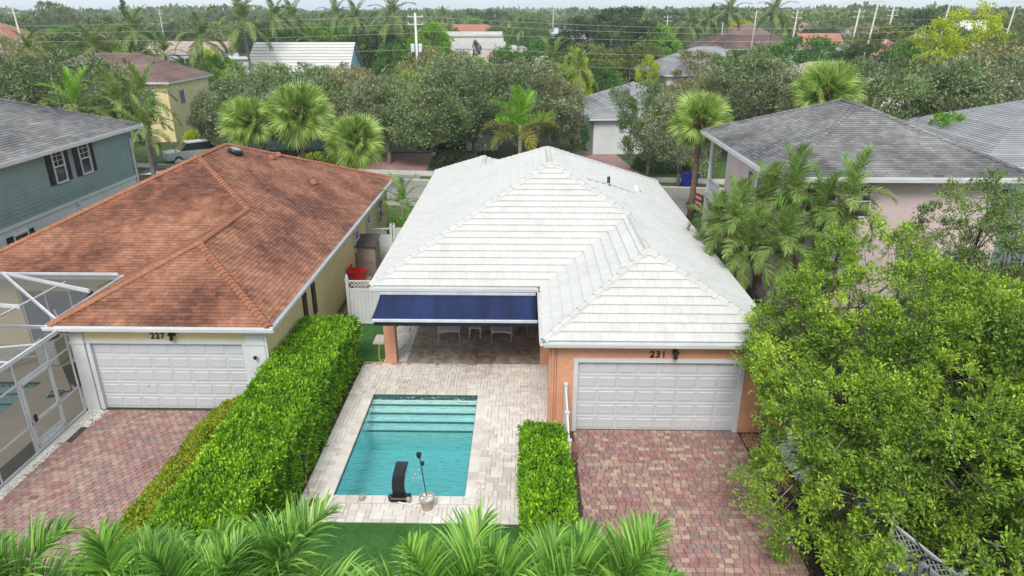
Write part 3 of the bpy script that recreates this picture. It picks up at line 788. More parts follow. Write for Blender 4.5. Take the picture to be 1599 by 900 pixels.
patio_chair('white metal patio chair left of the small table under the awning', -3.0, 25.2, R(8), .85)
patio_chair('white metal patio chair right of the small table under the awning', -.85, 25.2, R(-6), .8)
patio_chair('rightmost white patio chair, in shade near the garage wall', .05, 25.9, R(-30), .6)
tb = empty('side_table', (-1.95, 25.0, .04), 'small square white side table between two patio chairs', 'table')
for nm, b in [('tabletop', MB().bbox(-.25,.25,-.25,.25,.44,.48,.01))]+[('leg', MB().tube([(sx*.22,sy*.22,0),(sx*.22,sy*.22,.44)],.02,8)) for sx in (-1,1) for sy in (-1,1)]:
    o = link(bpy.data.objects.new(nm, b.mesh(nm, M['white']))); o.parent = tb
# ------------------------------------------------------------------ brown-roofed house on the left
EB, SB = 3.2, .465
hb = empty('brown_roof_house', (-14, 30, 0), 'pale yellow stucco house with rusty brown shingle roof and double garage', 'house')
bz = lambda d: EB+SB*d
XR, XL, YF, YG, YB_ = -7.82, -21.22, 23.4, 18.93, 39.9
rx, ry0, ry1 = (XR+XL)/2, YF+6.7, YB_-6.7
gx, gy = -11.27, 22.38
faces_b = [
 [(-14.72,YG,EB),(XR,YG,EB),(gx,gy,bz(3.45))],
 [(-14.72,YF,EB),(-14.72,YG,EB),(gx,gy,bz(3.45)),(gx,YF+3.45,bz(3.45))],
 [(XL,YF,EB),(-14.72,YF,EB),(gx,YF+3.45,bz(3.45)),(rx,ry0,bz(6.7))],
 [(XR,YG,EB),(XR,YB_,EB),(rx,ry1,bz(6.7)),(rx,ry0,bz(6.7)),(gx,YF+3.45,bz(3.45)),(gx,gy,bz(3.45))],
 [(XR,YB_,EB),(XL,YB_,EB),(rx,ry1,bz(6.7))],
 [(XL,YB_,EB),(XL,YF,EB),(rx,ry0,bz(6.7)),(rx,ry1,bz(6.7))]]
rb = roof_deck(faces_b, M['shingle_under'], hb, EB)
tile_faces(faces_b, .305, .145, .016, M['shingle'], rb, name='shingle', wob=.001, gap=.004, lift=.006)
caps([((-14.72,YG,EB),(gx,gy,bz(3.45))), ((XR,YG,EB),(gx,gy,bz(3.45))), ((gx,gy,bz(3.45)),(gx,YF+3.45,bz(3.45))), ((gx,YF+3.45,bz(3.45)),(rx,ry0,bz(6.7))),
      ((rx,ry0,bz(6.7)),(rx,ry1,bz(6.7))), ((XL,YF,EB),(rx,ry0,bz(6.7))), ((XR,YB_,EB),(rx,ry1,bz(6.7)))], M['shingle_cap'], rb, w=.30, ln=.2, h=.03, name='shingle_cap')
b = MB(); b.prism([(XL+.05,YF+.05),(-14.67,YF+.05),(-14.67,YG+.05),(XR-.05,YG+.05),(XR-.05,YB_-.05),(XL+.05,YB_-.05)], EB-.18, EB-.02)
b.build('soffit', M['white'], hb)
gutter(hb, [(-14.85,YG,XR+.13,YG,0,-1), (XR,YG,XR,YB_,1,0), (XL,YF,-14.72,YF,0,-1), (-14.72,YF-.14,-14.72,YG,-1,0)], EB)
b = MB()
wall('y', 19.3, 19.55, -14.35, -8.2, 0, EB-.18, [(-13.86,-8.86,0,2.50)], None, None, b=b)
wall('x', -8.45, -8.2, 19.55, YB_-.45, 0, EB-.18, [], None, None, b=b)
wall('x', -14.35, -14.1, 19.55, 24.0, 0, EB-.18, [], None, None, b=b)
wall('y', 24.0, 24.25, -20.8, -14.1, 0, EB-.18, [(-19.5,-16.5,.05,2.3)], None, None, b=b)
wall('y', YB_-.7, YB_-.45, -20.8, -8.45, 0, EB-.18, [], None, None, b=b)
wall('x', -20.8, -20.55, 24.25, YB_-.7, 0, EB-.18, [], None, None, b=b)
b.build('wall', M['yellow'], hb)
o = MB().box(-19.5,-16.5,24.1,24.14,.05,2.3).build('sliding_door', M['glass'], hb)
b = MB()
for x in (-19.5,-18.53,-17.56,-16.56): b.box(x, x+.06, 24.06, 24.099, .05, 2.3)
b.build('door_frame', M['white'], o)
garage_door(hb, -11.36, 19.3, 4.88, 2.44)
for x0, x1 in ((-14.37,-13.95+.0),(-8.78,-8.18)):
    b = MB().box(x0, x1, 19.22, 19.299, 0, EB-.19); b.box(x0-.03, x1+.03, 19.19, 19.2999, 2.45, 2.53); b.box(x0-.03, x1+.03, 19.19, 19.2998, 2.72, 2.80)
    b.build('pilaster', M['white'], hb)
text('227', (-11.80, 19.285, 2.62), .28, M['dark'], hb)
wall_lamp(hb, -11.05, 19.3, 2.86)
b = MB(); b.lathe([(.03,0),(.05,.03),(.06,.1),(.02,.12)],8,(-8.48,19.1,2.0)); b.build('security_camera', M['dark'], hb)
for y in (23.4, 24.5):
    b = MB(frame_at((-8.2,y,1.2),'x',1)); b.box(-.22,.22,0,.04,0,1.3)
    for k in range(10): b.box(-.17,.17,.0401,.055,.06+k*.12,.06+k*.12+.08)
    b.build('shutter', M['brown_shutter'], hb)
for y in (31.7, 34.3, 37.4): window(hb, 'x', 1, (-8.2, y, 1.5), .75, .9, dep=.09)
b = MB(); b.tube([(-8.12,39.2,EB-.2),(-8.12,39.2,.1)],.045,8); b.tube([(-7.95,19.15,EB-.2),(-8.1,19.18,2.9),(-8.1,19.18,.1)],.04,8)
b.build('downspout', M['white'], hb)
nB = Vector((SB,0,1)).normalized(); pB = (XR,30,EB)
def rvent(x, y, r, h, m, name): vent(x, y, pB, nB, r, h, m, name, hb)
p = onplane(367, 240, pB, nB)
q = MB(Matrix.Translation(p) @ Matrix.Rotation(R(20),4,'Y')); q.lathe([(.34,-.05),(.34,.16),(.30,.22),(.2,.25),(.02,.26)],20); q.build('solar_tube', M['dark'], hb, True)
q = MB(Matrix.Translation(p) @ Matrix.Rotation(R(20),4,'Y')); q.lathe([(.26,.235),(.18,.275),(.02,.285)],20); q.build('solar_tube_dome', M['glass_light'], hb, True)
for x, y in ((424,247),(434,243),(489,286)): rvent(x, y, .15, .14, M['shingle_cap'], 'roof_vent')
rvent(428, 274, .05, .25, M['shingle_cap'], 'vent_pipe')

# ------------------------------------------------------------------ screened pool enclosure
se = empty('screen_enclosure', (-17, 17, 0), "white aluminium pool cage with dark insect screens beside the yellow garage", 'pool enclosure')
SX, SZ, SY1, SY0 = -14.4, 3.05, 19.15, 10.4
def bar(a, c, w=.042, h=.045, name='frame_bar'): MB().beam(a, c, w, h).build(name, M['alu'], se)
bar((SX,SY0,SZ),(SX,SY1,SZ),.06,.12); bar((SX,SY0,.05),(SX,SY1,.05),.06,.06)
for y in (SY1-.04, 18.15, 16.75, 15.3, 13.6, 12.0, SY0): bar((SX,y,.08),(SX,y,SZ-.06))
for z in (.95, 2.35):
    for a, c in ((SY0,15.3),(15.3,16.75),(18.15,SY1-.04)): bar((SX,a+.03,z),(SX,c-.03,z),.045,.05)
bar((SX,15.33,.95),(SX,16.72,.95)); bar((SX,16.78,2.38),(SX,18.12,2.38),.05,.07)
bar((SX,SY1-.04,SZ),(-15.5,20.4,SZ+.02),.05,.07)
dd = MB()
for a, c in (((SX+.03,16.83,.12),(SX+.03,16.83,2.3)),((SX+.03,18.07,.12),(SX+.03,18.07,2.3)),((SX+.03,16.83,2.28),(SX+.03,18.07,2.28)),((SX+.03,16.83,1.0),(SX+.03,18.07,1.0)),((SX+.03,16.83,.22),(SX+.03,18.07,.22))):
    dd.beam(a, c, .05, .09)
dr_ = dd.build('screen_door', M['alu'], se)
MB().box(SX+.05, SX+.09, 16.95, 17.05, 1.0, 1.22).build('handle', M['dark'], dr_)
MB().box(SX+.02, SX+.03, 16.86, 18.05, .25, .45).build('kick_plate', M['alu'], dr_)
bar((SX+.02,13.0,.1),(SX+.02,15.25,2.2),.012,.012,'cable_brace')
# roof members: a low hipped cage roof
A = (-19.2,YF-.18,3.3); Bc = (SX,SY1,SZ); Cc = (-15.0,21.6,3.28)
bar(A, (Bc[0]-.05,Bc[1]+.05,Bc[2]+.03), .06, .12); bar(A, Cc, .06, .14)
bar((-23.5,YF-.18,3.3),(-14.9,YF-.18,3.3),.06,.09)
bar((SX,SY1,SZ),(-24,SY1,SZ+.05),.06,.1)
bar((-24,21.3,3.25),(-16.6,20.4,3.2),.06,.12)
for y in (16.75,13.6,12.0): bar((SX,y,SZ),(-24,y,SZ+.45),.05,.1)
for x in (-17.6,-20.8): bar((x,SY0,SZ+.25),(x,SY1,SZ+.06),.05,.08)
bar(A,(-21.5,SY1,SZ+.06),.05,.1)
bar((-24,20.9,3.17),(-19.4,20.9,3.17),.045,.07); bar((-22.6,SY1,SZ+.06),(-21.6,YF-.2,3.3),.045,.07)
bar((-17.0,SY1,SZ+.03),(-16.4,YF-.9,3.26),.04,.06); bar((SX,17.9,SZ+.02),(-17.6,16.75,SZ+.2),.04,.06)
for y in (20.6, 22.0): bar((-23.9,y,.05),(-23.9,y,3.1),.045,.045)
for x in (-22.5,-20.8,-19.1,-17.6,-16.0): bar((x,SY0,.05),(x,SY0,SZ+.1),.045,.045)
b = MB()
def quad(*p): b.add(p, [tuple(range(len(p)))])
for a, c in zip((SY0,12.0,13.6,15.3,16.75,18.15),(12.0,13.6,15.3,16.75,18.15,SY1-.04)):
    for z0, z1 in ((.08,.95),(.95,2.35),(2.35,SZ-.06)):
        b = MB(); quad((SX,a+.03,z0+.02),(SX,c-.03,z0+.02),(SX,c-.03,z1-.02),(SX,a+.03,z1-.02)); b.build('screen_panel', M['screen'], se)
for ys in ((SY0,12.0),(12.0,13.6),(13.6,16.75),(16.75,SY1)):
    for xs in ((-24,-20.8),(-20.8,-17.6),(-17.6,SX)):
        b = MB(); zz = lambda x, y: SZ+.02+(SX-x)/9.6*.42*(1 if y < SY1 else .15)
        quad(*[(x, y, zz(x, y)) for x, y in ((xs[0],ys[0]+.03),(xs[1],ys[0]+.03),(xs[1],ys[1]-.03),(xs[0],ys[1]-.03))]); b.build('screen_panel', M['screen'], se)
for P in (((-24,SY1+.05,3.1),(-19.5,SY1+.05,3.1),(-19.2,YF-.25,3.28),(-24,YF-.25,3.28)), ((-19.4,SY1+.05,3.1),(SX-.1,SY1+.05,3.08),(-19.15,YF-.3,3.27)), ((-19.0,YF-.25,3.27),(SX-.1,SY1+.15,3.08),(-14.95,21.5,3.25)), ((-18.9,YF-.22,3.28),(-15.0,21.7,3.26),(-14.9,YF-.25,3.28))):
    b = MB(); quad(*P); b.build('screen_panel', M['screen'], se)
MB().box(SX-.02,SX+.0,SY0,16.7,.09,.5).build('kick_plate', M['screen'], se)
holed('neighbour_deck', (-24, -14.45), (10.4, 24.0), [NPOOL], .02, mat('beige_deck', [(.50,.44,.34),(.58,.52,.41)], .8, .8, mottle=.06))
ac = empty('pool_heater', (-17.6, 22.6, 0), 'beige pool heater with white pipes behind the mesh screen', 'heater')
MB().box(-18.0,-17.2,22.2,23.0,.05,1.0).build('cabinet', M['cream'], ac, bevel=.03)
b = MB()
for k in range(7): b.box(-17.95,-17.25,22.17,22.1999,.15+k*.11,.2+k*.11)
b.build('louvre', M['gutter'], ac)
MB().lathe([(.3,1.0),(.3,1.04),(.05,1.06)],16,(-17.6,22.6,0)).build('fan_guard', M['dark'], ac)
b = MB().tube([(-18.0,22.5,.3),(-18.6,22.3,.3),(-18.9,21.8,.25),(-18.9,21.8,.05)],.04,8); b.tube([(-18.0,22.7,.5),(-18.9,22.6,.5),(-19.1,22.0,.4),(-19.1,22.0,.05)],.04,8)
b.build('pipe', M['white'], ac)
def lounge_chair(label, x, y, rz):
    root = empty('patio_chair', (x, y, .03), label, 'chair', 'chairs in the screened enclosure', rz)
    for nm, bb in [('seat', MB().box(-.3,.3,-.3,.3,.36,.42)), ('backrest', MB().beam((0,.3,.42),(0,.45,.95),.58,.04))]+[('leg', MB().tube([(sx*.27,sy*.26,0),(sx*.27,sy*.26,.37)],.02,6)) for sx in (-1,1) for sy in (-1,1)]:
        o = link(bpy.data.objects.new(nm, bb.mesh(nm, M['plastic_brown']))); o.parent = root
lounge_chair('dark patio chair behind the mesh next to the yellow garage wall', -15.2, 20.4, R(60))
lounge_chair('dark patio chair farther back behind the mesh, near the pool heater', -16.0, 22.6, R(-20))
tag(MB().tube([(-16.2,19.9,.05),(-15.8,20.1,.05),(-15.9,20.4,.05),(-16.3,20.3,.05),(-16.2,20.0,.06),(-15.5,20.5,.05)],.02,6).build('garden_hose', M['dark']), 'dark coiled hose on the beige deck inside the mesh cage', 'hose')

# ------------------------------------------------------------------ two-storey sage green house
hg = empty('green_house', (-30, 32, 0), 'two-storey sage green house with grey shingle roof and black shutters', 'house')
ge, gs = 6.0, .42
GX, GYb, GYf, GXl = -23.45, 41.9, 20.0, -36.4
gm = (GX+GXl)/2; gd = (GX-GXl)/2
ff = [[(GX,GYf,ge),(GX,GYb,ge),(gm,GYb-gd,ge+gs*gd),(gm,GYf+gd,ge+gs*gd)],
      [(GX,GYb,ge),(GXl,GYb,ge),(gm,GYb-gd,ge+gs*gd)], [(GXl,GYb,ge),(GXl,GYf,ge),(gm,GYf+gd,ge+gs*gd),(gm,GYb-gd,ge+gs*gd)],
      [(GXl,GYf,ge),(GX,GYf,ge),(gm,GYf+gd,ge+gs*gd)]]
rg = roof_deck(ff, M['grey_under'], hg, ge)
tile_faces(ff, .5, .2, .02, M['grey_shingle'], rg, name='shingle', lim=300, gap=.004, lift=.006)
caps([((GX,GYb,ge),(gm,GYb-gd,ge+gs*gd)), ((gm,GYf+gd,ge+gs*gd),(gm,GYb-gd,ge+gs*gd))], M['grey_shingle'], rg, w=.3, ln=.3, h=.03, name='shingle_cap')
gutter(hg, [(GX,GYf,GX,GYb,1,0), (GX+.1,GYb,GXl,GYb,0,1)], ge, out=.16, h=.2)
MB().prism(rect(GXl+.05,GX-.05,GYf+.05,GYb-.05), ge-.22, ge-.02).build('soffit', M['white'], hg)
WX = -23.9
b = MB(); wall('x', WX-.2, WX, GYf+.5, GYb-.6, 0, ge-.22, [], None, None, b=b); wall('y', GYb-.8, GYb-.6, GXl+.5, WX-.2, 0, ge-.22, [], None, None, b=b)
wall('y', GYf+.5, GYf+.7, GXl+.5, WX-.2, 0, ge-.22, [], None, None, b=b); wall('x', GXl+.5, GXl+.7, GYf+.7, GYb-.8, 0, ge-.22, [], None, None, b=b)
b.build('wall', M['lower_white'], hg)
nb = 14; h0 = 3.05
for k in range(nb):
    z0 = h0+(ge-.22-h0)*k/nb; z1 = h0+(ge-.22-h0)*(k+1)/nb-.002
    b = MB(); b.add([(WX+.035,GYf+.5,z0),(WX+.035,GYb-.6,z0),(WX+.012,GYb-.6,z1),(WX+.012,GYf+.5,z1),(WX+.001,GYf+.5,z0),(WX+.001,GYb-.6,z0)], [(0,1,2,3),(4,5,1,0)])
    b.build('siding_board', M['siding'], hg)
MB().box(WX, WX+.07, GYf+.5, GYb-.55, h0-.16, h0-.005).build('band_board', M['white'], hg)
MB().box(WX, WX+.06, GYb-.66, GYb-.5, h0, ge-.22).build('corner_board', M['siding'], hg)
for y, s_ in ((34.35,'both'),(36.55,'both')): window(hg, 'x', 1, (WX+.036, y, 4.2), .8, 1.55, shut=s_, grid=(2,3), dep=.09)
window(hg, 'x', 1, (WX, 30.6, 1.0), .9, 1.5, shut='both', grid=None, dep=.08)
b = MB(); b.tube([(GX+.08,GYb-.1,ge-.15),(GX-.1,GYb-.4,ge-.5),(WX+.08,GYb-.75,ge-.75),(WX+.08,GYb-.75,.2)],.06,8); b.build('downspout', M['white'], hg)
MB().lathe([(.1,0),(.1,.08),(.02,.1)],10,(WX+.08,35.2,2.75)).build('wall_lamp', M['white'], hg)

# ------------------------------------------------------------------ two-storey pink house
hp = empty('pink_house', (16, 34, 0), 'two-storey pale pink house with weathered grey shingle hip roof behind the palms', 'house')
pe, ps = 6.0, .43
PX0, PX1, PY0, PY1 = 10.3, 20.9, 27.8, 40.2
pm = (PX0+PX1)/2; pd_ = (PX1-PX0)/2
ff = [[(PX0,PY0,pe),(PX1,PY0,pe),(pm,PY0+pd_,pe+ps*pd_)], [(PX1,PY0,pe),(PX1,PY1,pe),(pm,PY1-pd_,pe+ps*pd_),(pm,PY0+pd_,pe+ps*pd_)],
      [(PX1,PY1,pe),(PX0,PY1,pe),(pm,PY1-pd_,pe+ps*pd_)], [(PX0,PY1,pe),(PX0,PY0,pe),(pm,PY0+pd_,pe+ps*pd_),(pm,PY1-pd_,pe+ps*pd_)]]
rp = roof_deck(ff, M['grey_under'], hp, pe)
tile_faces(ff, .4, .17, .018, M['grey_shingle'], rp, name='shingle', lim=300, gap=.004, lift=.006)
caps([((PX0,PY0,pe),(pm,PY0+pd_,pe+ps*pd_)), ((PX1,PY0,pe),(pm,PY0+pd_,pe+ps*pd_)), ((pm,PY0+pd_,pe+ps*pd_),(pm,PY1-pd_,pe+ps*pd_)), ((PX0,PY1,pe),(pm,PY1-pd_,pe+ps*pd_))], M['grey_shingle'], rp, w=.3, ln=.3, h=.03, name='shingle_cap')
gutter(hp, [(PX0,PY0,PX1,PY0,0,-1),(PX0,PY1,PX0,PY0-.14,-1,0)], pe, out=.15, h=.2)
MB().prism(rect(PX0+.05,PX1-.05,PY0+.05,PY1-.05), pe-.22, pe-.02).build('soffit', M['white'], hp)
b = MB(); wall('y', 28.4, 28.6, 10.9, 20.3, 0, pe-.22, [], None, None, b=b); wall('x', 10.9, 11.1, 28.6, 36.9, 0, pe-.22, [], None, None, b=b)
wall('x', 20.1, 20.3, 28.6, 39.4, 0, pe-.22, [], None, None, b=b); wall('y', 36.7, 36.9, 11.1, 20.1, 0, pe-.22, [], None, None, b=b)
b.build('wall', M['pink'], hp)
for y in (31.2, 32.6): window(hp, 'x', -1, (10.9, y, 3.9), .7, 1.3, grid=None)
for y, z in ((30.6,1.0),(33.5,1.0)): window(hp, 'x', -1, (10.9, y, z), .8, 1.4, shut='both', mat_s=M['shutter'], grid=(2,2))
window(hp, 'y', -1, (19.9, 28.4, 4.2), .6, 1.2, grid=(1,2)); window(hp, 'y', -1, (12.5, 28.4, 4.2), 1.2, 1.3, grid=(2,2)); window(hp, 'y', -1, (14.2, 28.4, 4.2), .7, 1.3, grid=(2,2))
MB().lathe([(.17,0),(.17,.06),(.13,.1),(.12,3.1),(.17,3.16),(.17,3.22)],14,(10.75,39.4,2.5)).build('column', M['white'], hp, True)
bl = empty('balcony', (11.2,38.5,2.4), 'x', 'x'); del bl['label']; del bl['category']
bpy.data.objects.remove(bl)
b = MB().box(10.6,13,36.9,39.7,2.3,2.5); bal = b.build('balcony', M['white'], hp)
b = MB().box(10.62,10.7,36.95,39.3,3.4,3.46)
b.box(10.62,10.7,36.95,39.3,2.6,2.65); b.build('rail', M['white'], bal)
for k in range(16): MB().box(10.64,10.68,37.0+k*.145,37.04+k*.145,2.65,3.4).build('baluster', M['white'], bal)
MB().box(10.62,10.9,39.2,39.65,0,2.3).build('porch_post', M['white'], hp)

# ------------------------------------------------------------------ houses farther off
def far_house(name, label, x, y, w_, d_, rz, ez, rise, wallm, roofm, kind='hip', wins=(), cat='house', over=.5, parapet=None, axis='x', z0=0, tc=.35, tt=.03):
    root = empty(name, (x, y, 0), label, cat, None, rz)
    def bld(b, nm, m, par=root):
        me = b.mesh(nm, m); o = link(bpy.data.objects.new(nm, me)); o.parent = par; return o
    hw_, hd = w_/2, d_/2
    bld(MB().box(-hw_, hw_, -hd, hd, 0, ez), 'wall', wallm)
    W, D = hw_+over, hd+over
    if kind == 'flat':
        b = MB().box(-hw_-.1, hw_+.1, -hd-.1, hd+.1, ez, ez+.15); r_ = bld(b, 'roof', roofm)
        for (a0, a1, b0, b1, h) in parapet or (): bld(MB().box(a0, a1, b0, b1, ez-.01, ez+h), 'parapet', wallm)
    else:
        b = MB()
        if kind == 'hip':
            if W >= D: ridge = [(-W+D,0,ez+rise),(W-D,0,ez+rise)]
            else: ridge = [(0,-D+W,ez+rise),(0,D-W,ez+rise)]
            c = [(-W,-D,ez),(W,-D,ez),(W,D,ez),(-W,D,ez)]
            fc = [[c[0],c[1],ridge[1],ridge[0]],[c[1],c[2],ridge[1]],[c[2],c[3],ridge[0],ridge[1]],[c[3],c[0],ridge[0]]] if W >= D else \
                 [[c[0],c[1],ridge[0]],[c[1],c[2],ridge[1],ridge[0]],[c[2],c[3],ridge[1]],[c[3],c[0],ridge[0],ridge[1]]]
        else:
            rd = [(-W,0,ez+rise),(W,0,ez+rise)] if axis == 'x' else [(0,-D,ez+rise),(0,D,ez+rise)]
            if axis == 'x':
                fc = [[(-W,-D,ez),(W,-D,ez),rd[1],rd[0]],[(W,D,ez),(-W,D,ez),rd[0],rd[1]]]
                g = [[(hw_,-D,ez),(hw_,D,ez),(hw_,0,ez+rise)],[(-hw_,D,ez),(-hw_,-D,ez),(-hw_,0,ez+rise)]]
            else:
                fc = [[(W,-D,ez),(W,D,ez),rd[1],rd[0]],[(-W,D,ez),(-W,-D,ez),rd[0],rd[1]]]
                g = [[(-W,-hd,ez),(W,-hd,ez),(0,-hd,ez+rise)],[(W,hd,ez),(-W,hd,ez),(0,hd,ez+rise)]]
            gb = MB()
            for q in g: gb.add([(p[0], p[1], p[2]-.03) for p in q], [(0,1,2)])
            bld(gb, 'gable', wallm)
        for f in fc: b.add(f, [tuple(range(len(f)))])
        r_ = bld(b, 'roof', roofm)
        # stepped courses
        b = MB()
        for f in fc:
            P = [Vector(p) for p in f]; u = (P[1]-P[0]).normalized(); n = u.cross(P[2]-P[1]).normalized()
            if n.z < 0: n = -n
            v = n.cross(u)
            if v.z < 0: v = -v
            q = [((p-P[0]).dot(u), (p-P[0]).dot(v)) for p in P]; vm = max(a[1] for a in q); j = 0
            while j*tc < vm-.05:
                row = clip(clip(q, 1, j*tc, False), 1, (j+1)*tc, True); j += 1
                if len(row) < 3: continue
                k = len(row)
                top = [P[0]+u*p[0]+v*p[1]+n*(tt*(1-(p[1]-(j-1)*tc)/tc)+.012) for p in row]; bot = [P[0]+u*p[0]+v*p[1]+n*.001 for p in row]
                b.add(top+bot, [tuple(range(k))]+[(i,i+k,(i+1)%k+k,(i+1)%k) for i in range(k)])
        tag(bld(b, 'shingle_course', roofm, r_), kind='stuff')
        b = MB(); b.box(-W, W, -D, -D+.04, ez-.2, ez-.002); b.box(W-.04, W, -D+.04, D-.04, ez-.2, ez-.002); b.box(-W, -W+.04, -D+.04, D-.04, ez-.2, ez-.002); b.box(-W, W, D-.04, D, ez-.2, ez-.002)
        bld(b, 'fascia', M['white'])
    for side, a, z, ww, hh in wins:
        Fm = {'f': frame_at((a,-hd,z),'y',-1), 'r': frame_at((hw_,a,z),'x',1), 'l': frame_at((-hw_,a,z),'x',-1)}[side]
        b = MB(Fm); b.box(-ww/2-.1,ww/2+.1,0,.04,-.1,hh+.1); f_ = bld(b, 'window', M['white'])
        bld(MB(Fm).box(-ww/2,ww/2,.0401,.05,0,hh), 'pane', M['glass'], f_)
    return root
W6 = [('f',-3,4,1,1.3),('f',0,4,1,1.3),('f',3,4,1,1.3)]
# across the street
far_house('light_blue_house', 'light blue house half hidden by oak trunks behind the brown roof', -21.5, 71, 13, 9, R(6), 3.0, 2.2, M['blue_wall'], M['tan_roof'], wins=[('f',-3,.9,1.2,1.4),('f',2,.9,1.2,1.4)])
far_house('white_garage_house', 'white-walled house at the head of the pink paver driveway, behind oaks', -8.5, 70.5, 11, 9, R(6), 3.0, 2.0, M['lower_white'], M['tan_roof'], wins=[('f',0,.1,4.8,2.2)])
far_house('grey_roof_house', 'single-storey white house with light grey shingle roof across the street', 11.0, 71, 10.5, 12, R(6), 3.4, 2.6, M['lower_white'], M['light_grey_shingle'])
far_house('grey_roof_house', 'two-storey house with slate grey roof peeking above the oaks, right of centre', 24.0, 96, 15, 12, R(10), 5.4, 3.0, M['cream'], M['light_grey_shingle'], wins=[('f',-4,3,1,1.4)])
far_house('yellow_house', 'pale yellow two-storey house with faded maroon hip roof among palms', -43.6, 75.4, 15.2, 9.6, 0, 6.0, 2.5, M['yellow'], M['maroon'], wins=[('f',3.5,3.6,1,1.5),('r',-2,3.6,1,1.4),('f',5.8,3.6,.8,1.5)])
far_house('light_blue_house', 'tall light blue gabled house with bright white tile roof', -27.2, 89, 11.6, 9.0, R(2), 5.9, 3.2, M['blue_wall'], M['rooftile'], kind='gable', over=.4, wins=[('r',0,4.3,1,1.4)], tc=.6, tt=.09)
far_house('blue_grey_house', 'blue-grey house with slate roof at the right edge behind the pink house', 29.5, 40.5, 13, 12, 0, 5.2, 2.6, M['bluegrey_wall'], M['light_grey_shingle'], wins=[('l',-2,3,.9,1.2)], tc=.2, tt=.025)
far_house('white_shop', 'low white commercial building with stepped parapet beyond the trees', -8.5, 176, 17, 12, R(4), 5.0, 0, M['white'], M['light_grey_shingle'], kind='flat', cat='building', parapet=[(-8.5,3.5,-6.15,-5.9,1.6),(3.5,6,-6.15,-5.9,.8)])
far_house('brick_shop', 'flat grey-roofed commercial block behind the stepped white parapet', -14, 195, 16, 14, R(3), 7.0, 0, M['cream'], M['light_grey_shingle'], kind='flat', cat='building', parapet=[(-8,8,6.7,7.1,1.2)])
far_house('brown_roof_villa', 'white house with dark maroon hip roof near the palms, upper right', 45, 150, 17, 15, R(3), 6.2, 4.4, M['white'], M['maroon'], wins=[('f',-4,3.4,2,1.6),('f',2,3.4,2,1.6)], over=.9, tc=.5)
far_house('white_hall', 'long white roofed building beside the far parking lot', 18, 262, 20, 26, R(20), 6.5, 2.0, M['white'], M['white'], kind='gable', axis='y', cat='building')
for (nm, lb, x, y, ww, dd_, ez_, rs, wm_, rm) in [
    ('orange_roof_house','small house with red tile roof at the upper left edge',-158,212,22,18,6,5,'cream','terracotta'),
    ('white_roof_bungalow','bungalow with flat white roof between coconut palms',-58,150,14,10,4.2,.8,'cream','white'),
    ('tan_roof_bungalow','bungalow with orange-tan roof between coconut palms, left',-70,152,18,12,5,2.2,'cream','tan_roof'),
    ('grey_roof_bungalow','small bungalow with blue-grey roof left of the white tile roof',-56,122,9,8,4,1.8,'white','light_grey_shingle'),
    ('rose_roof_house','house with dusty rose roof and white gable, right of the maroon hip roof',67,168,9,8,5.5,3,'white','terracotta'),
    ('rust_roof_house','house with rust red shingle roof and pale blue walls, upper right',72,150,12,12,5,3.4,'blue_wall','terracotta'),
    ('slate_roof_house','low house with slate blue gable roof below the rose roof',63,146,9,8,4.4,2.2,'white','light_grey_shingle'),
    ('sage_roof_house','house with pale sage metal roof in the distance',108,235,18,12,6,3.4,'cream','light_grey_shingle'),
    ('coral_roof_house','house with long coral pink roof in the distance, upper right',128,228,22,14,6.5,3.6,'cream','terracotta'),
    ('cream_roof_house','house with bleached cream tile roof beside the leaning power poles',112,186,22,14,7.2,4.0,'cream','cream'),
    ('peach_wall_house','peach walled house behind the tall coconut palms',93,250,14,12,7,3.4,'peach','terracotta'),
    ('tan_roof_house','tan roofed house half hidden behind the fan palm over the pink house',35,84,16,12,4.6,2.6,'cream','tan_roof'),
    ('pink_roof_house','house with weathered pink roof under the chartreuse tree',57,78,14,12,4.2,2.4,'cream','tan_roof'),
    ('brown_peak_house','house whose grey-brown roof peak shows between the central oaks',-3,98,16,13,4.6,3.4,'cream','tan_roof'),
    ('red_brick_row','brick red roofs behind the flat shop',-22,250,30,12,6,3.5,'peach','terracotta')]:
    far_house(nm, lb, x, y, ww, dd_, R(random.uniform(-8,8)), ez_, rs, M[wm_], M[rm], kind='gable' if 'gable' in lb or 'bungalow' in nm else 'hip', wins=[('f',-ww*.2,ez_*.45,1.4,1.3),('f',ww*.2,ez_*.45,1.4,1.3)], tc=.6)
# ------------------------------------------------------------------ foliage makers
def rhombs(P, D, ln, wd, nrm=None):
    """one folded leaf per point: P (n,3) base, D (n,3) direction"""
    n = len(P); D = D/np.linalg.norm(D, axis=1, keepdims=True)
    r = rng.normal(size=(n,3)) if nrm is None else nrm
    Wv = np.cross(D, r); Wv /= np.linalg.norm(Wv, axis=1, keepdims=True)+1e-9
    N_ = np.cross(Wv, D)
    ln = np.asarray(ln).reshape(-1,1)*np.ones((n,1)); wd = np.asarray(wd).reshape(-1,1)*np.ones((n,1))
    V = np.empty((n,4,3)); V[:,0] = P; V[:,1] = P+D*ln*.5+Wv*wd*.5+N_*wd*.15; V[:,2] = P+D*ln; V[:,3] = P+D*ln*.5-Wv*wd*.5+N_*wd*.15
    return V.reshape(-1,3), np.arange(n*4).reshape(-1,4)
def unit(n):
    d = rng.normal(size=(n,3)); return d/np.linalg.norm(d, axis=1, keepdims=True)
def lobes(d, k, amp):
    """uneven radius over directions"""
    c = unit(k); a = rng.uniform(-1,1,k)*amp
    return 1+(np.exp(-((d[:,None,:]-c[None])**2).sum(-1)*5)*a).sum(1)
